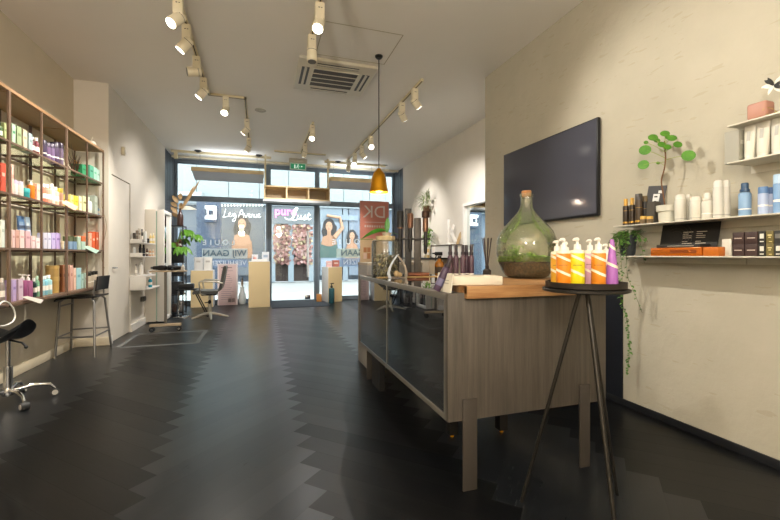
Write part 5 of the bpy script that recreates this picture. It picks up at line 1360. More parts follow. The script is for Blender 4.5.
# steel pointed arch
sx_, sy_ = at(397.5, 3.42)
sa = thing('steel_arch', 'brushed steel pointed arch ornament before the moss jar', 'ornament', (sx_, sy_, CZ1), -YAW)
def blade(sgn, w, mat):
    o_, i_ = [], []
    for k in range(13):
        t_ = k/12; x = sgn*(.088*math.sin(PI*(.12+.62*(1-t_)))/math.sin(PI*.5)) if t_ < 1 else 0
        x = sgn*.09*(1-t_**2.1)*(1 if t_ > .18 else (.86+.14*t_/.18)); z = .2*t_
        o_.append((x, -w/2, z)); i_.append((x-sgn*.026*(1-.5*t_), -w/2, z))
    mb = MB(mat); mb.prism(o_ + i_[::-1], (0, w, 0)); return mb
obj('left_blade', blade(-1, .11, M('#a6adb8', .3, .85)), sa); obj('right_blade', blade(1, .11, M('#857d74', .3, .8)), sa)
obj('base', MB(M('#6a6058', .4, .6)).b2((-.078, -.05, 0), (.078, .05, .008)), sa)
obj('inner_pebble', MB(M('#c7ab80', .6)).ball((-.01, 0, .035), (.024, .024, .028), 12).ball((.02, .01, .026), (.02, .02, .02), 12), sa)
# styling tool stand with three hot tools
tx, ty = at(413, 3.86)
ts_ = thing('tool_stand', 'dark twin-post stand holding the hot styling tools on the counter', 'stand', (tx, ty, CZ1), -YAW)
m_post = M('#45423f', .5, .2); u_ = 3.86/F_PX
def lx(px): return (px-413)*u_
def lz(py): return hz(py, 3.86) - CZ1
obj('base_plate', MB(m_post).b2((lx(403), -.06, 0), (lx(423), .06, .012), .003), ts_)
obj('post', MB(m_post).b2((lx(405), -.012, .012), (lx(411.5), .03, lz(208.5)), .004), ts_)
obj('post', MB(M('#5a544e', .5, .2)).b2((lx(414), -.012, .012), (lx(421), .03, lz(218)), .004), ts_)
hb = MB(m_post).b2((lx(395.5), -.035, lz(240)), (lx(430), -.014, lz(238)), .002)
hb = obj('holder_bar', hb, ts_)
for px in (400, 410, 425): obj('holder_ring', MB(m_post).tube([Vector((lx(px)+math.cos(a)*.026, -.055+math.sin(a)*.026, lz(239))) for a in [k*PI/8 for k in range(16)]], .005, 6, False, True), ts_)
m_cop = M('#7d5a48', .4, .6)
def hot_tool(px, pt, pc, pb, barrel, label, r=.028, y=-.055, wide=False):
    o = thing('hot_brush', label, 'styling tool', (tx + lx(px)*_C + y*_S, ty - lx(px)*_S + y*_C, CZ1 + lz(pb)), -YAW)
    h0, h1 = lz(pc)-lz(pb), lz(pt)-lz(pb)
    obj('handle', MB(M('#2c2928', .45)).lathe([(0, 0), (.010, 0), (.017, .02), (.019, h0*.6), (.016, h0), (0, h0)], seg=16), o)
    obj('collar', MB(m_cop).lathe([(0, h0), (r*.9, h0), (r*.9, h0+.012), (0, h0+.012)], seg=18), o)
    if wide: obj('end_cap', MB(M('#4a352a', .4, .5)).lathe([(0, h1), (r*1.45, h1), (r*1.45, h1+.055), (r*1.3, h1+.06), (0, h1+.06)], seg=20), o)
    obj('barrel', MB(barrel).lathe([(0, h0+.012), (r, h0+.012), (r, h1-.01), (r*.8, h1), (0, h1)], seg=20), o)
hot_tool(400, 211.5, 229, 259, M('#232221', .5), 'black barrelled hot brush, leftmost tool on the twin-post stand', .033)
hot_tool(410, 214, 228.5, 252, m_cop, 'copper barrelled curling tool in the middle of the stand', .029)
hot_tool(425, 218, 232, 254, M('#80604c', .4, .6), 'copper barrelled curling tool, rightmost on the twin-post stand', .026, -.055, True)
# brown leather roll and amber spray bottle
lx_, ly_ = at(418, 3.62)
lr = MB(M('#7a4428', .45)); lr.tube([Vector((-.10, 0, .018)), Vector((.10, 0, .018))], [.018, .018], 16)
tag(obj('leather_roll', lr, None, (lx_, ly_, CZ1), (0, 0, -YAW)), 'tan leather tool roll lying before the styling tool stand', 'tool roll')
ax, ay = at(439.5, 3.80)
product_amber = thing('spray_bottle', 'amber glass spray bottle with black trigger on the counter', 'bottle', (ax, ay, CZ1))
m_amb = M('#8f5818', .1)
obj('bottle_body', MB(m_amb).lathe([(0, 0), (.042, 0), (.045, .01), (.045, .10), (.04, .125), (.018, .145), (.016, .16), (0, .16)], seg=20).m(M('#3b2a1a', .5)).lathe([(.0455, .02), (.0455, .08)], seg=20), product_amber)
obj('spray_trigger', MB(m_black).cyl((0, 0, .16), (0, 0, .185), .018, None, 14).box((-.01, 0, .205), (.075, .024, .035), None, .005).box((-.06, 0, .208), (.03, .014, .014), None, .003).tube([(-.03, 0, .19), (-.045, 0, .16), (-.04, 0, .14)], .006, 6), product_amber)

# grey display plinth behind the counter
gp = thing('display_plinth', 'grey display plinth standing beyond the far end of the counter', 'plinth', (1.07, 4.06, 0))
obj('body', MB(M('#9b9794', .6)).b2((0, 0, 0), (.62, .42, 1.09), .003), gp)
obj('top_panel', MB(M('#b7aa9a', .6)).b2((-.003, -.003, 1.09), (.623, .423, 1.115), .002), gp)

# ================================================================== round side table with the tray of pump bottles
TX, TY, TZ = 1.417, 1.474, 1.033
tb = thing('side_table', 'tall round side table on three thin dark metal legs', 'table', (TX, TY, 0))
obj('tabletop', MB(m_dsteel).lathe([(0, TZ), (.175, TZ), (.184, TZ+.004), (.184, TZ+.012), (.181, TZ+.015), (0, TZ+.015)], seg=48), tb)
for fx, fy, a in ((1.21, 1.66, 0), (1.70, 1.56, 1), (1.31, 1.19, 2)):
    dxx, dyy = fx-TX, fy-TY; L = math.hypot(dxx, dyy)
    p0 = Vector((dxx/L*.022, dyy/L*.022, TZ-.002)); p1 = Vector((dxx, dyy, 0))
    obj('leg', MB(m_dsteel).tube([p0, p1], [.0105, .0085], 10), tb)
TT = TZ + .015
ty_ = thing('serving_tray', 'round dark metal tray with raised rim on the side table', 'tray', (TX, TY, TT))
obj('tray_body', MB(M('#3d3733', .4, .7)).lathe([(0, 0), (.164, 0), (.170, .006), (.171, .030), (.167, .030), (.165, .01), (0, .008)], seg=48), ty_)
TP = TT + .008
def swirl(mb, r, z0, w, amp, ph, mat, n=28):
    mb.m(mat); a = [], []
    for k in range(n):
        th = 2*PI*k/n; z = z0 + amp*math.sin(th-ph)
        for L_, zz in ((0, z), (1, z+w)): a[L_].append(mb.bm.verts.new((math.cos(th)*r, math.sin(th)*r, zz)))
    mb._fin([mb.bm.faces.new((a[0][k], a[0][(k+1) % n], a[1][(k+1) % n], a[1][k])) for k in range(n)])
m_sw2 = M('#f1e6cf', .45)
def swirl_bottle(px, t, wpx, ptop, c, lb, rz=0):
    x, y = at(px, t); w = wpx*t/F_PX; r = w/2; h = hz(ptop, t) - TP
    o = thing('pump_bottle', lb, 'bottle', (x, y, TP), 0, 'pump bottles on the round tray')
    b = MB(M(c, .4)).lathe([(0, 0), (r*.95, 0), (r, .004), (r, h*.715), (r*.92, h*.745), (r*.5, h*.76), (0, h*.76)], seg=28)
    ph = math.atan2(y, x)
    for z0 in (.33, .63): swirl(b, r*1.008, h*(z0-.06), h*.055, h*.065, ph, m_sw2)
    b.m(m_sw2).lathe([(r*1.006, h*.69), (r*1.006, h*.716), (r*.925, h*.748), (r*.52, h*.763)], seg=28)
    b.m(M('#7a6238', .6))
    for k in range(9):
        th = ph + PI + (k-4)*.13; b.box((math.cos(th)*r, math.sin(th)*r, h*.45), (.003, .0024, .003), (0, 0, th))
    obj('bottle_body', b, o)
    p = MB(M('#f0ebe2', .4)).lathe([(0, h*.762), (r*.48, h*.762), (r*.5, h*.775), (r*.46, h*.87), (r*.2, h*.88), (r*.16, h*.95), (0, h*.95)], seg=18)
    p.tube([(.0, 0, h*.965), (-r*.6, -r*.15, h*.975), (-r*1.0, -r*.25, h*.955)], [r*.34, r*.2, r*.12], 8)
    obj('pump', p, o)
swirl_bottle(557, 1.88, 11.8, 240.5, '#dca02a', 'golden yellow pump bottle, leftmost on the round tray')
swirl_bottle(563.5, 1.80, 13.6, 238.5, '#e5871f', 'orange pump bottle, second from left on the round tray')
swirl_bottle(577.3, 1.785, 13.8, 238, '#dccd1a', 'lemon yellow pump bottle in the front of the round tray')
swirl_bottle(566, 1.96, 11.5, 242, '#e8e0d4', 'white pump bottle behind the orange ones at the left of the tray')
swirl_bottle(590, 1.93, 11.5, 239.5, '#dca6b4', 'pink pump bottle standing behind the right orange bottle')
swirl_bottle(598.5, 1.79, 13.6, 238, '#e38a24', 'orange pump bottle beside the purple cone tube, right of the tray')
swirl_bottle(606, 1.92, 11, 244, '#e9e4da', 'white pump bottle between orange bottle and purple cone tube')
x, y = at(612, 1.80); hcone = hz(239, 1.80) - TP
cn = thing('cone_tube', 'purple cone-shaped tube with white swirls at the right of the tray', 'tube', (x, y, TP))
r = .0265
cb = MB(M('#a566b4', .4)).lathe([(0, 0), (r*.98, 0), (r, .004), (r*.86, hcone*.4), (r*.3, hcone*.985), (0, hcone)], seg=28)
ph = math.atan2(y, x); n = 28
for z0 in (.43, .80):
    cb.m(m_sw2); aa = [], []
    for k in range(n):
        th = 2*PI*k/n; z = hcone*(z0 + .05*math.sin(th-ph))
        for L_, zz in ((0, z), (1, z+hcone*.06)):
            f_ = zz/hcone; rr = r*(1-.35*f_) if f_ < .4 else r*(.86-.957*(f_-.4)); rr = rr*1.02 + .0006
            aa[L_].append(cb.bm.verts.new((math.cos(th)*rr, math.sin(th)*rr, zz)))
    cb._fin([cb.bm.faces.new((aa[0][k], aa[0][(k+1) % n], aa[1][(k+1) % n], aa[1][k])) for k in range(n)])
obj('tube_body', cb, cn)
# ================================================================== television
a, b = onX(504, 156, XR-.04), onX(598, 218, XR-.04)
y0, y1 = onX(598, 121, XR-.04).y, a.y
z0, z1 = 1.535, 2.365
tv = thing('television', 'large black wall-mounted television with a thin frame', 'television', (XR, (y0+y1)/2, (z0+z1)/2))
w, h = y1-y0, z1-z0
obj('housing', MB(M('#141519', .4)).b2((-.045, -w/2, -h/2), (-.012, w/2, h/2), .003), tv)
obj('wall_bracket', MB(m_black).b2((-.012, -.3, -.2), (0, .3, .2)), tv)
obj('screen', MB(M('#484953', .10, 0, 'tv_screen', 0, 1, 1.4)).b2((-.0475, -w/2+.012, -h/2+.018), (-.045, w/2-.012, h/2-.012)), tv)  # grey reflection of the room put into the screen's base colour

# ================================================================== shelves on the plaster wall
m_sh = M('#cdc8b8', .4, .1)
SXF = 2.55
def wshelf(y0, y1, z, lb):
    o = thing('wall_shelf', lb, 'shelf', (XR, y0, z))
    obj('board', MB(m_sh).b2((SXF-XR, 0, -.008), (0, y1-y0, 0), .001), o)
    obj('back_lip', MB(m_sh).b2((-.006, 0, -.05), (0, y1-y0, -.008)), o)
    return o
Z_A, Z_B, Z_C, Z_D = 1.418, 1.192, 1.728, 1.939
wshelf(.75, 2.375, Z_A, 'long pale metal wall shelf with bottles and the round-leaved plant')
wshelf(1.62, 2.36, Z_B, 'lower pale wall shelf carrying the ivy pot and orange box')
wshelf(.75, 1.615, Z_B, 'lower pale wall shelf carrying the small brown and black boxes')
wshelf(.75, 1.595, Z_C, 'short upper wall shelf holding the white tubes')
wshelf(.75, 1.595, Z_D, 'topmost wall shelf with the pink holder on it')
def rt(px0, px1, pt, z, kind, c, c2, lb, X=2.63, name=None, grp='products on the plaster wall shelves', rz=0.0):
    pm = (px0+px1)/2; q = onX(pm, 230, X); t = q.x*_S+q.y*_C
    w = (px1-px0)*t/F_PX; h = hz(pt, t)-z
    if kind == 'carton': w *= .86
    return product(kind, w, h, c, c2, lb, (X, q.y, z), PI+rz if kind == 'pump' else rz, grp, name)
rt(623, 628.6, 199, Z_A, 'goldbottle', '#33271c', '#c8983a', 'brown bottle with gold cap, first on the long shelf above the ivy')
rt(629.4, 634.8, 198, Z_A, 'goldbottle', '#33271c', '#c8983a', 'brown bottle with gold cap, second on the long shelf above the ivy')
rt(635.4, 642, 194, Z_A, 'goldcan', '#3d2f20', '#3a3632', 'taller brown spray can, third on the long shelf above the ivy')
rt(642.2, 647.5, 196, Z_A, 'goldcan', '#2f2a26', '#6b5a3c', 'dark bottle with bronze cap, fourth on the long shelf', 2.68)
rt(640.5, 646.3, 216.3, Z_A, 'jar', '#6a5a44', '#c8a04a', 'small glass jar with gold lid before the brown bottles', 2.585)
rt(646.9, 652.6, 216.3, Z_A, 'jar', '#6a5a44', '#c8a04a', 'small glass jar with gold lid before the dark box', 2.585)
rt(648.5, 658.5, 202, Z_A, 'carton', '#4a4640', '#6a655c', 'dark grey product box between brown bottles and white pot', 2.68)
q0, q1 = onX(643, 200, 2.735), onX(661, 200, 2.735)
pcx = MB(M('#4a4a4c', .4)).b2((0, 0, 0), (.004, q0.y-q1.y, .27)).m(M('#d9d9d6', .5)).b2((-.001, .04, .14), (0, .09, .21)).b2((-.001, .055, .11), (0, .08, .14)).b2((-.001, .02, .215), (0, .055, .235)).m(M('#1d1d1f', .5)).b2((-.0015, .055, .185), (-.001, .08, .195)).b2((-.0015, .06, .155), (-.001, .075, .16))
tag(obj('photo_card', pcx, None, (2.725, q1.y, Z_A+.008), (R(7), R(5), 0)), 'black and white photo postcard leaning behind the dark box', 'postcard')
for p0, p1, pt, k, c, c2, X, lb in ((675.5, 685.5, 194.5, 'can', '#c6c2b6', '#d2cec3', 2.63, 'white spray can, first right of the white plant pot'), (685.8, 691, 194.5, 'can', '#c2beb1', '#d0ccc0', 2.69, 'white spray can standing back, second right of the plant pot'), (690.5, 701, 196.5, 'can', '#c8c4b7', '#d0ccc0', 2.62, 'stout white spray can, third right of the plant pot'), (702.5, 712.3, 193, 'spray', '#c6c2b6', '#d2cec3', 2.63, 'white bottle with nozzle cap before the tall white cans'), (714, 722.4, 180.3, 'can', '#ccc9bf', '#d5d2c9', 2.63, 'tall white spray can, left one of the tall pair'), (722.8, 729.4, 180.3, 'can', '#cac6bc', '#d3d0c8', 2.66, 'tall white spray can, right one of the tall pair'), (739.7, 750, 183, 'spray', '#7f9fc0', '#2f4a68', 2.63, 'blue spray bottle with dark cap standing alone on the long shelf'), (759, 767.3, 187, 'widecap', '#a9b8d6', '#5a7da8', 2.62, 'pale blue bottle, left one of the blue cluster at the right'), (767.2, 774, 187.5, 'widecap', '#b4c0da', '#45689a', 2.66, 'pale blue bottle, middle one of the blue cluster at the right'), (774.4, 783, 174.5, 'widecap', '#7da0c8', '#a9c4dc', 2.63, 'tall blue bottle at the right picture edge on the long shelf')):
    rt(p0, p1, pt, Z_A, k, c, c2, lb, X)
# pilea in a white pot
q = onX(667, 222, 2.645); t = q.x*_S+q.y*_C; u_ = t/F_PX
pl = thing('potted_plant', 'round-leaved money plant in a white pot on the long wall shelf', 'plant', (2.645, q.y, Z_A))
obj('pot', MB(M('#c4c2b4', .5)).lathe([(0, 0), (.048, 0), (.052, .075), (.062, .078), (.064, .118), (.058, .118), (.054, .09), (0, .088)], seg=28), pl)
def pp(px, py, X=2.645):
    v = onX(px, py, X); return Vector((X-2.645, v.y-q.y, v.z-Z_A))
m_pil = leafmat('pilea_leaf', '#2f6414', '#5d9628')
st = MB(M('#6d4a2c', .7)); stroke(st, [Vector((0, .01, .085)), pp(662.5, 190), pp(661.5, 180), pp(664.5, 168), pp(665.5, 158), pp(664.8, 148), pp(664.6, 141)], .0045, 7)
obj('stem', st, pl)
lv = MB(m_pil); ptl = MB(M('#8a9a4c', .6))
for k, (px, py, r, base, X) in enumerate(((653, 137.5, .030, 150, 2.60), (665, 133.5, .028, 143, 2.62), (672, 138, .028, 145, 2.60), (657, 140.5, .020, 148, 2.66), (661.5, 144.5, .023, 150, 2.59), (667.7, 147, .022, 152, 2.6), (677.7, 144.5, .026, 152, 2.64), (645, 150, .036, 158, 2.60), (643.4, 164.7, .034, 162, 2.61), (688.5, 155.5, .036, 160, 2.64), (646, 142.5, .014, 152, 2.66), (668, 137, .02, 146, 2.70), (658, 163, .012, 166, 2.66))):
    c = pp(px, py, X); b = pp(665, base)
    nr = Vector(((-1 if px > 680 or px < 647 else -.5), -.75 + .2*math.sin(k), (.35 if px < 647 or px > 680 else .6)))
    r *= 1.12; lv.disc(c, nr, r, 14, r*.92); nrm = nr.normalized()
    lv.disc(c + nrm*.0015, nr, r*.97, 14, r*.89)
    ptl.tube([b, (b+c)/2 + Vector((0, 0, .006)), c], [.0022, .0018, .0015], 5)
obj('leaf_stalks', ptl, pl); obj('foliage', lv, pl)
# lower shelf: ivy, orange box, board, cartons
q = onX(627, 250, 2.64); iv = thing('ivy_plant', 'trailing ivy in a dark pot at the left end of the lower shelf', 'plant', (2.635, q.y-.01, Z_B))
obj('pot', MB(M('#33383c', .45)).lathe([(0, 0), (.040, 0), (.052, .02), (.060, .12), (.062, .158), (.056, .158), (.052, .13), (0, .125)], seg=26), iv)
m_ivy = leafmat('ivy_leaf', '#2c5019', '#628c3a'); fo = MB(m_ivy); vn = MB(M('#4f5a2a', .7))
def vine(pts, n, sz=.020):
    P = [Vector(p) for p in pts]; stroke(vn, P, .0014, 4, 5)
    for k in range(n):
        f_ = k/n*(len(P)-1); i = int(f_); q_ = P[i].lerp(P[i+1], f_-i)
        a = random.uniform(0, 2*PI)
        fo.leaf(q_, (math.cos(a)-.4, math.sin(a), random.uniform(-.6, .2)), (-.5, 0, 1), random.uniform(.7, 1.4)*sz, sz*.95, .4, 3)
for k in range(24):
    a = random.uniform(0, 2*PI); sd = Vector((math.cos(a), math.sin(a), 0))
    if sd.x > .55: continue
    L = random.choice((.05, .1, .15, .2, .1))
    vine([sd*.02+Vector((0, 0, .15)), sd*.06+Vector((0, 0, .178)), sd*.095+Vector((0, sd.y*.03, .15-L*.4)), sd*.10+Vector((0, sd.y*.05, .15-L))], 12, .024)
for k in range(80):
    a = random.uniform(0, 2*PI); r = .09*math.sqrt(random.random()); fo.leaf((math.cos(a)*r*.8, math.sin(a)*r*1.3, .155+random.random()*.035), (math.cos(a), math.sin(a), random.uniform(-.2, .6)), (0, 0, 1), .026, .024, .3, 3)
zf = hz(378, 3.0) - Z_B
vine([(-.05, .04, .15), (-.085, .05, .12), (-.09, .045, -.05), (-.07, .05, -.2), (-.02, .045, -.3)], 34, .022)
vine([(-.06, .0, .15), (-.095, .01, .1), (-.09, .02, -.08), (-.04, .03, -.3), (.04, .04, -.5), (.05, .03, zf*.8), (.045, .045, zf)], 80, .022)
vine([(-.06, -.02, .15), (-.095, -.02, .1), (-.09, -.03, -.1), (-.085, -.03, -.22)], 26, .02)
vine([(-.05, -.05, .15), (-.09, -.06, .1), (-.088, -.07, -.05), (-.07, -.065, -.16), (.0, -.07, -.3), (.06, -.07, -.42)], 22, .018)
obj('vines', vn, iv); obj('foliage', fo, iv)
m_or = M('#b8621e', .25, .35)
def ybox(px0, px1, X): return onX(px1, 250, X).y, onX(px0, 250, X).y
y0, y1 = ybox(650.5, 701.5, 2.565)
ob = thing('orange_case', 'shiny orange styling iron case with black slab on top, lower shelf', 'case', (2.565, y0, Z_B))
obj('case_body', MB(m_or).b2((0, 0, 0), (.10, y1-y0, .055), .004).m(M('#7a3a10', .4)).b2((-.001, .03, .018), (0, y1-y0-.14, .04)), ob)
obj('latch', MB(m_or).ball((-.002, .075, .028), (.006, .012, .008), 10), ob)
obj('black_slab', MB(M('#2c2b2a', .4)).b2((.004, .012, .0555), (.10, y1-y0-.04, .0755), .002).m(M('#8a867c', .5)).b2((.003, .05, .062), (.004, .22, .068)), ob)
y0, y1 = ybox(703, 718.5, 2.565)
tag(obj('display_box', MB(M('#b8651f', .4)).b2((0, 0, 0), (.09, y1-y0, .055), .003), None, (2.565, y0, Z_B)), 'small plain orange box right of the orange case', 'box')
y0, y1 = ybox(661, 719, 2.70)
bd = thing('display_board', 'black printed board with rings and small text behind the orange case', 'board', (2.672, y0, Z_B))
bd.rotation_euler = (0, R(12), 0)
w, h = y1-y0, .222
obj('board_panel', MB(M('#1d1b19', .45)).b2((0, 0, 0), (.005, w, h), .001), bd)
rg = MB(M('#3d3a36', .45))
for r in (.05, .07, .09, .11): rg.tube([Vector((-.0005, w*.72+math.cos(a)*r, h*.55+math.sin(a)*r)) for a in [R(60)+k*R(10) for k in range(25)] if 0 < h*.55+math.sin(a)*r < h and 0 < w*.72+math.cos(a)*r < w], .0012, 5)
obj('ring_print', rg, bd)
tx_ = MB(M('#b5aa98', .5))
for cY in (.42, .19):
    for k, L in enumerate((.17, .10, .15, .15, .09, .17, .16, .11)): tx_.b2((-.001, w*cY+.0-(L-.17)*w, h*.72-k*.013 - (.012 if k > 3 else 0)), (0, w*(cY+.17), h*.72-k*.013+.004 - (.012 if k > 3 else 0)))
obj('text_print', tx_, bd)
y0, y1 = ybox(722, 731.5, 2.62)
tag(obj('info_card', MB(M('#d6d2c4', .6)).b2((0, 0, 0), (.012, y1-y0, .10), .001), None, (2.62, y0, Z_B)), 'blank white card left of the small brown boxes', 'card')
def rbox(px0, px1, z, h, c, mk, lb, X=2.575):
    y0, y1 = ybox(px0, px1, X); w = (y1-y0)*.97
    mb = MB(M(c, .5)).b2((0, -w/2, 0), (.07, w/2, h), .0015)
    if mk == 'bar': mb.m(M('#b8a89c', .5)).b2((-.0008, -w*.32, h*.46), (0, w*.32, h*.54))
    if mk == 'square': mb.m(M('#d6d2c6', .5)).b2((-.0008, -w*.28, h*.42), (0, w*.28, h*.80)).b2((-.0008, -w*.28, h*.14), (0, w*.28, h*.22))
    if mk == 'gold': mb.m(M('#d8c88a', .5)).b2((-.0008, -w*.26, h*.62), (0, w*.26, h*.72)).b2((-.0008, -w*.16, h*.46), (0, w*.16, h*.54)).b2((-.0008, -w*.3, h*.14), (0, w*.1, h*.19))
    if mk == 'grey': mb.m(M('#6c6a64', .5)).b2((-.0008, -w*.4, h*.4), (0, w*.4, h*.75))
    tag(obj('carton', mb, None, (X, (y0+y1)/2, z)), lb, 'box', 'small boxes stacked on the lower shelf')
hb_ = .0675
for row, z in (('lower', Z_B), ('upper', Z_B+hb_)):
    for p0, p1, c, mk, w_ in ((732.2, 744, '#3f2e2b', 'bar', 'left dark brown box with a pale line'), (744.6, 757.6, '#402f2c', 'bar', 'right dark brown box with a pale line'), (758.2, 765.4, '#2a2823', 'square', 'black box with white square'), (765.8, 773.6, '#6c6037', 'gold', 'olive gold box with pale print'), (774, 783, '#383733', 'grey' if row == 'upper' else 'square', 'dark grey box at the picture edge')):
        rbox(p0, p1, z, hb_, c, mk, w_ + ', ' + row + ' row on the shelf')
# upper shelves
rt(728.5, 743.5, 131.5, Z_C, 'carton', '#9a988c', '#c4c2b6', 'grey box left of the white tubes, upper wall shelf', 2.625)
for p0, p1, pt, lb in ((744.5, 755.5, 121.5, 'white tube, left of three on the upper wall shelf'), (757, 769.5, 118.5, 'white tube, middle of three on the upper wall shelf'), (772, 785, 115.5, 'white tube at the picture edge on the upper wall shelf')):
    rt(p0, p1, pt, Z_C, 'tube', '#c8c4b6', '#d0ccc0', lb, 2.62)
y0, y1 = ybox(746, 766, 2.60)
ph_ = thing('pink_holder', 'dusty pink rounded holder lying on the topmost wall shelf', 'holder', (2.60, (y0+y1)/2, Z_D))
w = y1-y0
obj('holder_body', MB(M('#a87a69', .5)).box((.04, 0, .057), (.08, w, .09), None, .014, 3), ph_)
obj('holder_foot', MB(M('#b58a7c', .5)).lathe([(0, 0), (.03, 0), (.026, .008), (.018, .014), (0, .014)], (.035, 0, 0), 16), ph_)
er = MB(M('#a8925c', .35, .8)); q = onX(770, 113, 2.62)
stroke(er, [(2.62, q.y+.03, Z_D+.004), (2.60, q.y+.02, Z_D+.05), (2.62, q.y-.0, Z_D+.055), (2.63, q.y-.03, Z_D+.02), (2.61, q.y-.05, Z_D+.004)], .0018, 6)
er.ball((2.61, q.y+.005, Z_D+.012), .011, 8).ball((2.61, q.y-.03, Z_D+.012), .011, 8)
tag(obj('wire_ornament', er), 'bent gold wire ornament with two beads beside the pink holder', 'ornament')
zp = thing('spotted_plant', 'black and white leaved plant at the right picture edge, topmost shelf', 'plant', (2.64, 1.28, Z_D))
obj('pot', MB(M('#d0ccc0', .5)).lathe([(0, 0), (.045, 0), (.05, .09), (.044, .09), (0, .08)], seg=20), zp)
lf = MB(M('#23231f', .5)); lw = MB(M('#d9d7cc', .5)); s_ = MB(M('#55583a', .6))
tp_ = onX(774, 85, 2.62) - Vector((2.64, 1.28, Z_D))
s_.tube([(0, 0, .08), (tp_.x*.5, tp_.y*.3, tp_.z*.8), tp_], [.003, .0025, .002], 6)
for k in range(9):
    d = Vector((-.3, math.cos(k*.7), math.sin(k*1.9)*.8)); (lf if k % 2 else lw).leaf(tp_ + Vector((0, 0, random.uniform(-.02, .01))), d, (-1, 0, .3), .055, .02, .2, 4)
obj('stem', s_, zp); obj('dark_leaves', lf, zp); obj('white_leaves', lw, zp)

# ================================================================== far right wall: mirror and workstation
mr = thing('salon_mirror', 'tall mirror in a white frame on the far right wall', 'mirror', (XF, 5.55, .25))
D = .12; Wm = .86; hm = 1.86
obj('frame', MB(m_white).b2((-D, 0, 0), (0, .05, hm)).b2((-D, Wm-.05, 0), (0, Wm, hm)).b2((-D, .05, 0), (0, Wm-.05, .05)).b2((-D, .05, hm-.05), (0, Wm-.05, hm)), mr)
obj('mirror_glass', MB(m_mirror).b2((-.06, .05, .05), (-.05, Wm-.05, hm-.05)), mr)
obj('mount', MB(m_white).b2((-.05, .1, .1), (0, Wm-.1, hm-.1)), mr)
ws = thing('wall_shelf', 'white wall shelf carrying the white angular sculpture, far right wall', 'shelf', (XF, 6.45, 1.37))
obj('board', MB(M('#5a4e42', .5)).b2((-.26, 0, 0), (0, 1.05, .02)), ws)
obj('box_front', MB(M('#dcd8d0', .5)).b2((-.25, .02, -.22), (0, 1.03, 0)), ws)
q = onX(451, 243, 3.43)
ks = thing('angular_sculpture', 'white angular sculpture of three bars on the far wall shelf', 'sculpture', (3.43, q.y, 1.39), -YAW)
t = 3.43*_S+q.y*_C; u_ = t/F_PX
m_sc = M('#eeeae2', .4)
obj('base', MB(m_sc).b2((-4.5*u_, -.05, 0), (5*u_, .05, 2*u_), .004), ks)
obj('upright_bar', MB(m_sc).b2((-3.6*u_, -.02, 2*u_), (-1.6*u_, .02, 25.5*u_), .004), ks)
def bar(p0, p1, w): d = Vector((p1[0]-p0[0], 0, p1[1]-p0[1])); n_ = Vector((-d.z, 0, d.x)).normalized()*w/2; a_, b_ = Vector((p0[0], -.018, p0[1])), Vector((p1[0], -.018, p1[1])); return MB(m_sc).prism([a_-n_, b_-n_, b_+n_, a_+n_], (0, .036, 0))
obj('lower_bar', bar((-.3*u_, 14*u_), (4.5*u_, 3*u_), 3.2*u_), ks); obj('upper_bar', bar((0, 12*u_), (3*u_, 20*u_), 2.2*u_), ks)
tag(obj('wooden_paddle', MB(M('#b59a70', .6)).prism([(0, 0, 0), (.05, 0, 0), (.12, 0, .22), (.09, 0, .24), (.06, 0, .2)], (0, .02, 0)), None, (3.47, q.y-.12, 1.39), (0, 0, -YAW)), 'light wooden paddle leaning right of the white sculpture', 'paddle')
cb = thing('drawer_cabinet', 'tall beige drawer cabinet with dark top on the far right wall', 'cabinet', (XF, 7.15, 0))
cz = 1.14
obj('body', MB(M('#a8977e', .5)).b2((-.42, 0, .06), (0, 1.5, cz-.03), .003).m(m_black).b2((-.38, .02, 0), (0, 1.48, .06)), cb)
obj('top_board', MB(M('#24211f', .4)).b2((-.45, -.02, cz-.03), (0, 1.52, cz), .003), cb)
for k in range(3):
    d_ = obj('drawer_front', MB(M('#ab9a82', .5)).b2((-.438, .02, .10+k*.335), (-.42, 1.48, .415+k*.335), .002), cb)
    obj('handle', MB(M('#4a3d30', .4, .5)).b2((-.46, .45, .27+k*.335), (-.438, 1.05, .285+k*.335), .002), d_)
def oncab(px, pt, kind, wpx, c, c2, lb, X=3.32):
    v = onX(px, 250, X); t = v.x*_S+v.y*_C; product(kind, wpx*t/F_PX, hz(pt, t)-cz, c, c2, lb, (X, v.y, cz), 0, 'bottles on the far drawer cabinet')
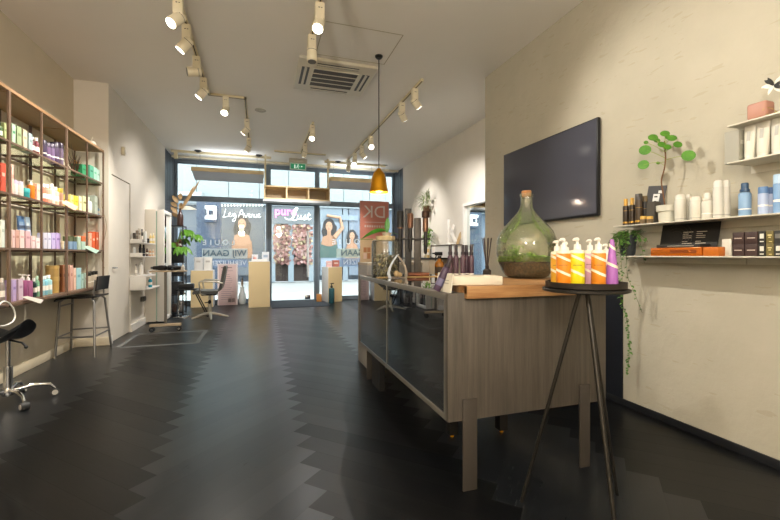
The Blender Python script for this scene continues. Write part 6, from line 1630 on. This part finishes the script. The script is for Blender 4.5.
for px, pt, k, w, c, c2, lb in ((424.5, 249, 'bottle', 2.6, '#e0d2b0', '#f0ece0', 'cream bottle, first on the far drawer cabinet'), (428, 247, 'bottle', 2.6, '#d9b87a', '#efe8d8', 'honey coloured bottle, second on the far drawer cabinet'), (431.5, 245, 'spray', 2.6, '#2b2b2e', '#17181a', 'black spray bottle among pale bottles, far drawer cabinet'), (435, 244, 'bottle', 3.0, '#e6e2d8', '#f4f2ec', 'white bottle right of the black spray, far drawer cabinet')):
    oncab(px, pt, k, w, c, c2, lb)
# leafy plant in a white box on the cabinet and hanging plant
v = onX(431, 250, 3.42)
pw = thing('potted_plant', 'leafy plant in a white pot on the far drawer cabinet', 'plant', (3.44, v.y+.12, cz))
obj('pot', MB(M('#e0d6b8', .5)).b2((-.09, -.09, 0), (.09, .09, .26), .006), pw)
fo = MB(leafmat('pothos_leaf', '#4f7a24', '#8bb04c')); sm = MB(m_stemg)
for k in range(70):
    a = random.uniform(0, 2*PI); p = Vector((math.cos(a)*random.uniform(.02, .10) - .04, math.sin(a)*random.uniform(.02, .11), random.uniform(.28, .68)))
    fo.leaf(p, (math.cos(a), math.sin(a), random.uniform(-.7, .3)), (0, 0, 1), random.uniform(.05, .09), .05, .4, 3)
for k in range(6): sm.tube([(0, 0, .24), (-.05+random.uniform(-.04, .04), random.uniform(-.06, .06), .64)], .004, 5)
obj('stems', sm, pw); obj('foliage', fo, pw)
v = onX(427, 205, 3.48)
hp = thing('hanging_plant', 'airy plant in a brown holder high on the far right wall', 'plant', (3.46, v.y, 2.05))
obj('holder', MB(M('#6b4f38', .6)).lathe([(0, 0), (.05, .01), (.065, .12), (.07, .22), (.06, .22), (0, .18)], seg=18).box((.07, 0, .12), (.06, .03, .06)), hp)
fo = MB(leafmat('airy_leaf', '#6c7a4c', '#a3ac80'))
for k in range(110):
    a = random.uniform(0, 2*PI); el = random.uniform(-.4, 1.4); L = random.uniform(.12, .32)
    p0 = Vector((0, 0, .2)) + Vector((min(math.cos(a)*.05, .02), math.sin(a)*.10, random.uniform(.0, .28)))
    d = Vector((-abs(math.cos(a))*.6, math.sin(a), el))
    fo.leaf(p0, d, (0, 0, 1), L, .016, .5, 4)
obj('foliage', fo, hp)
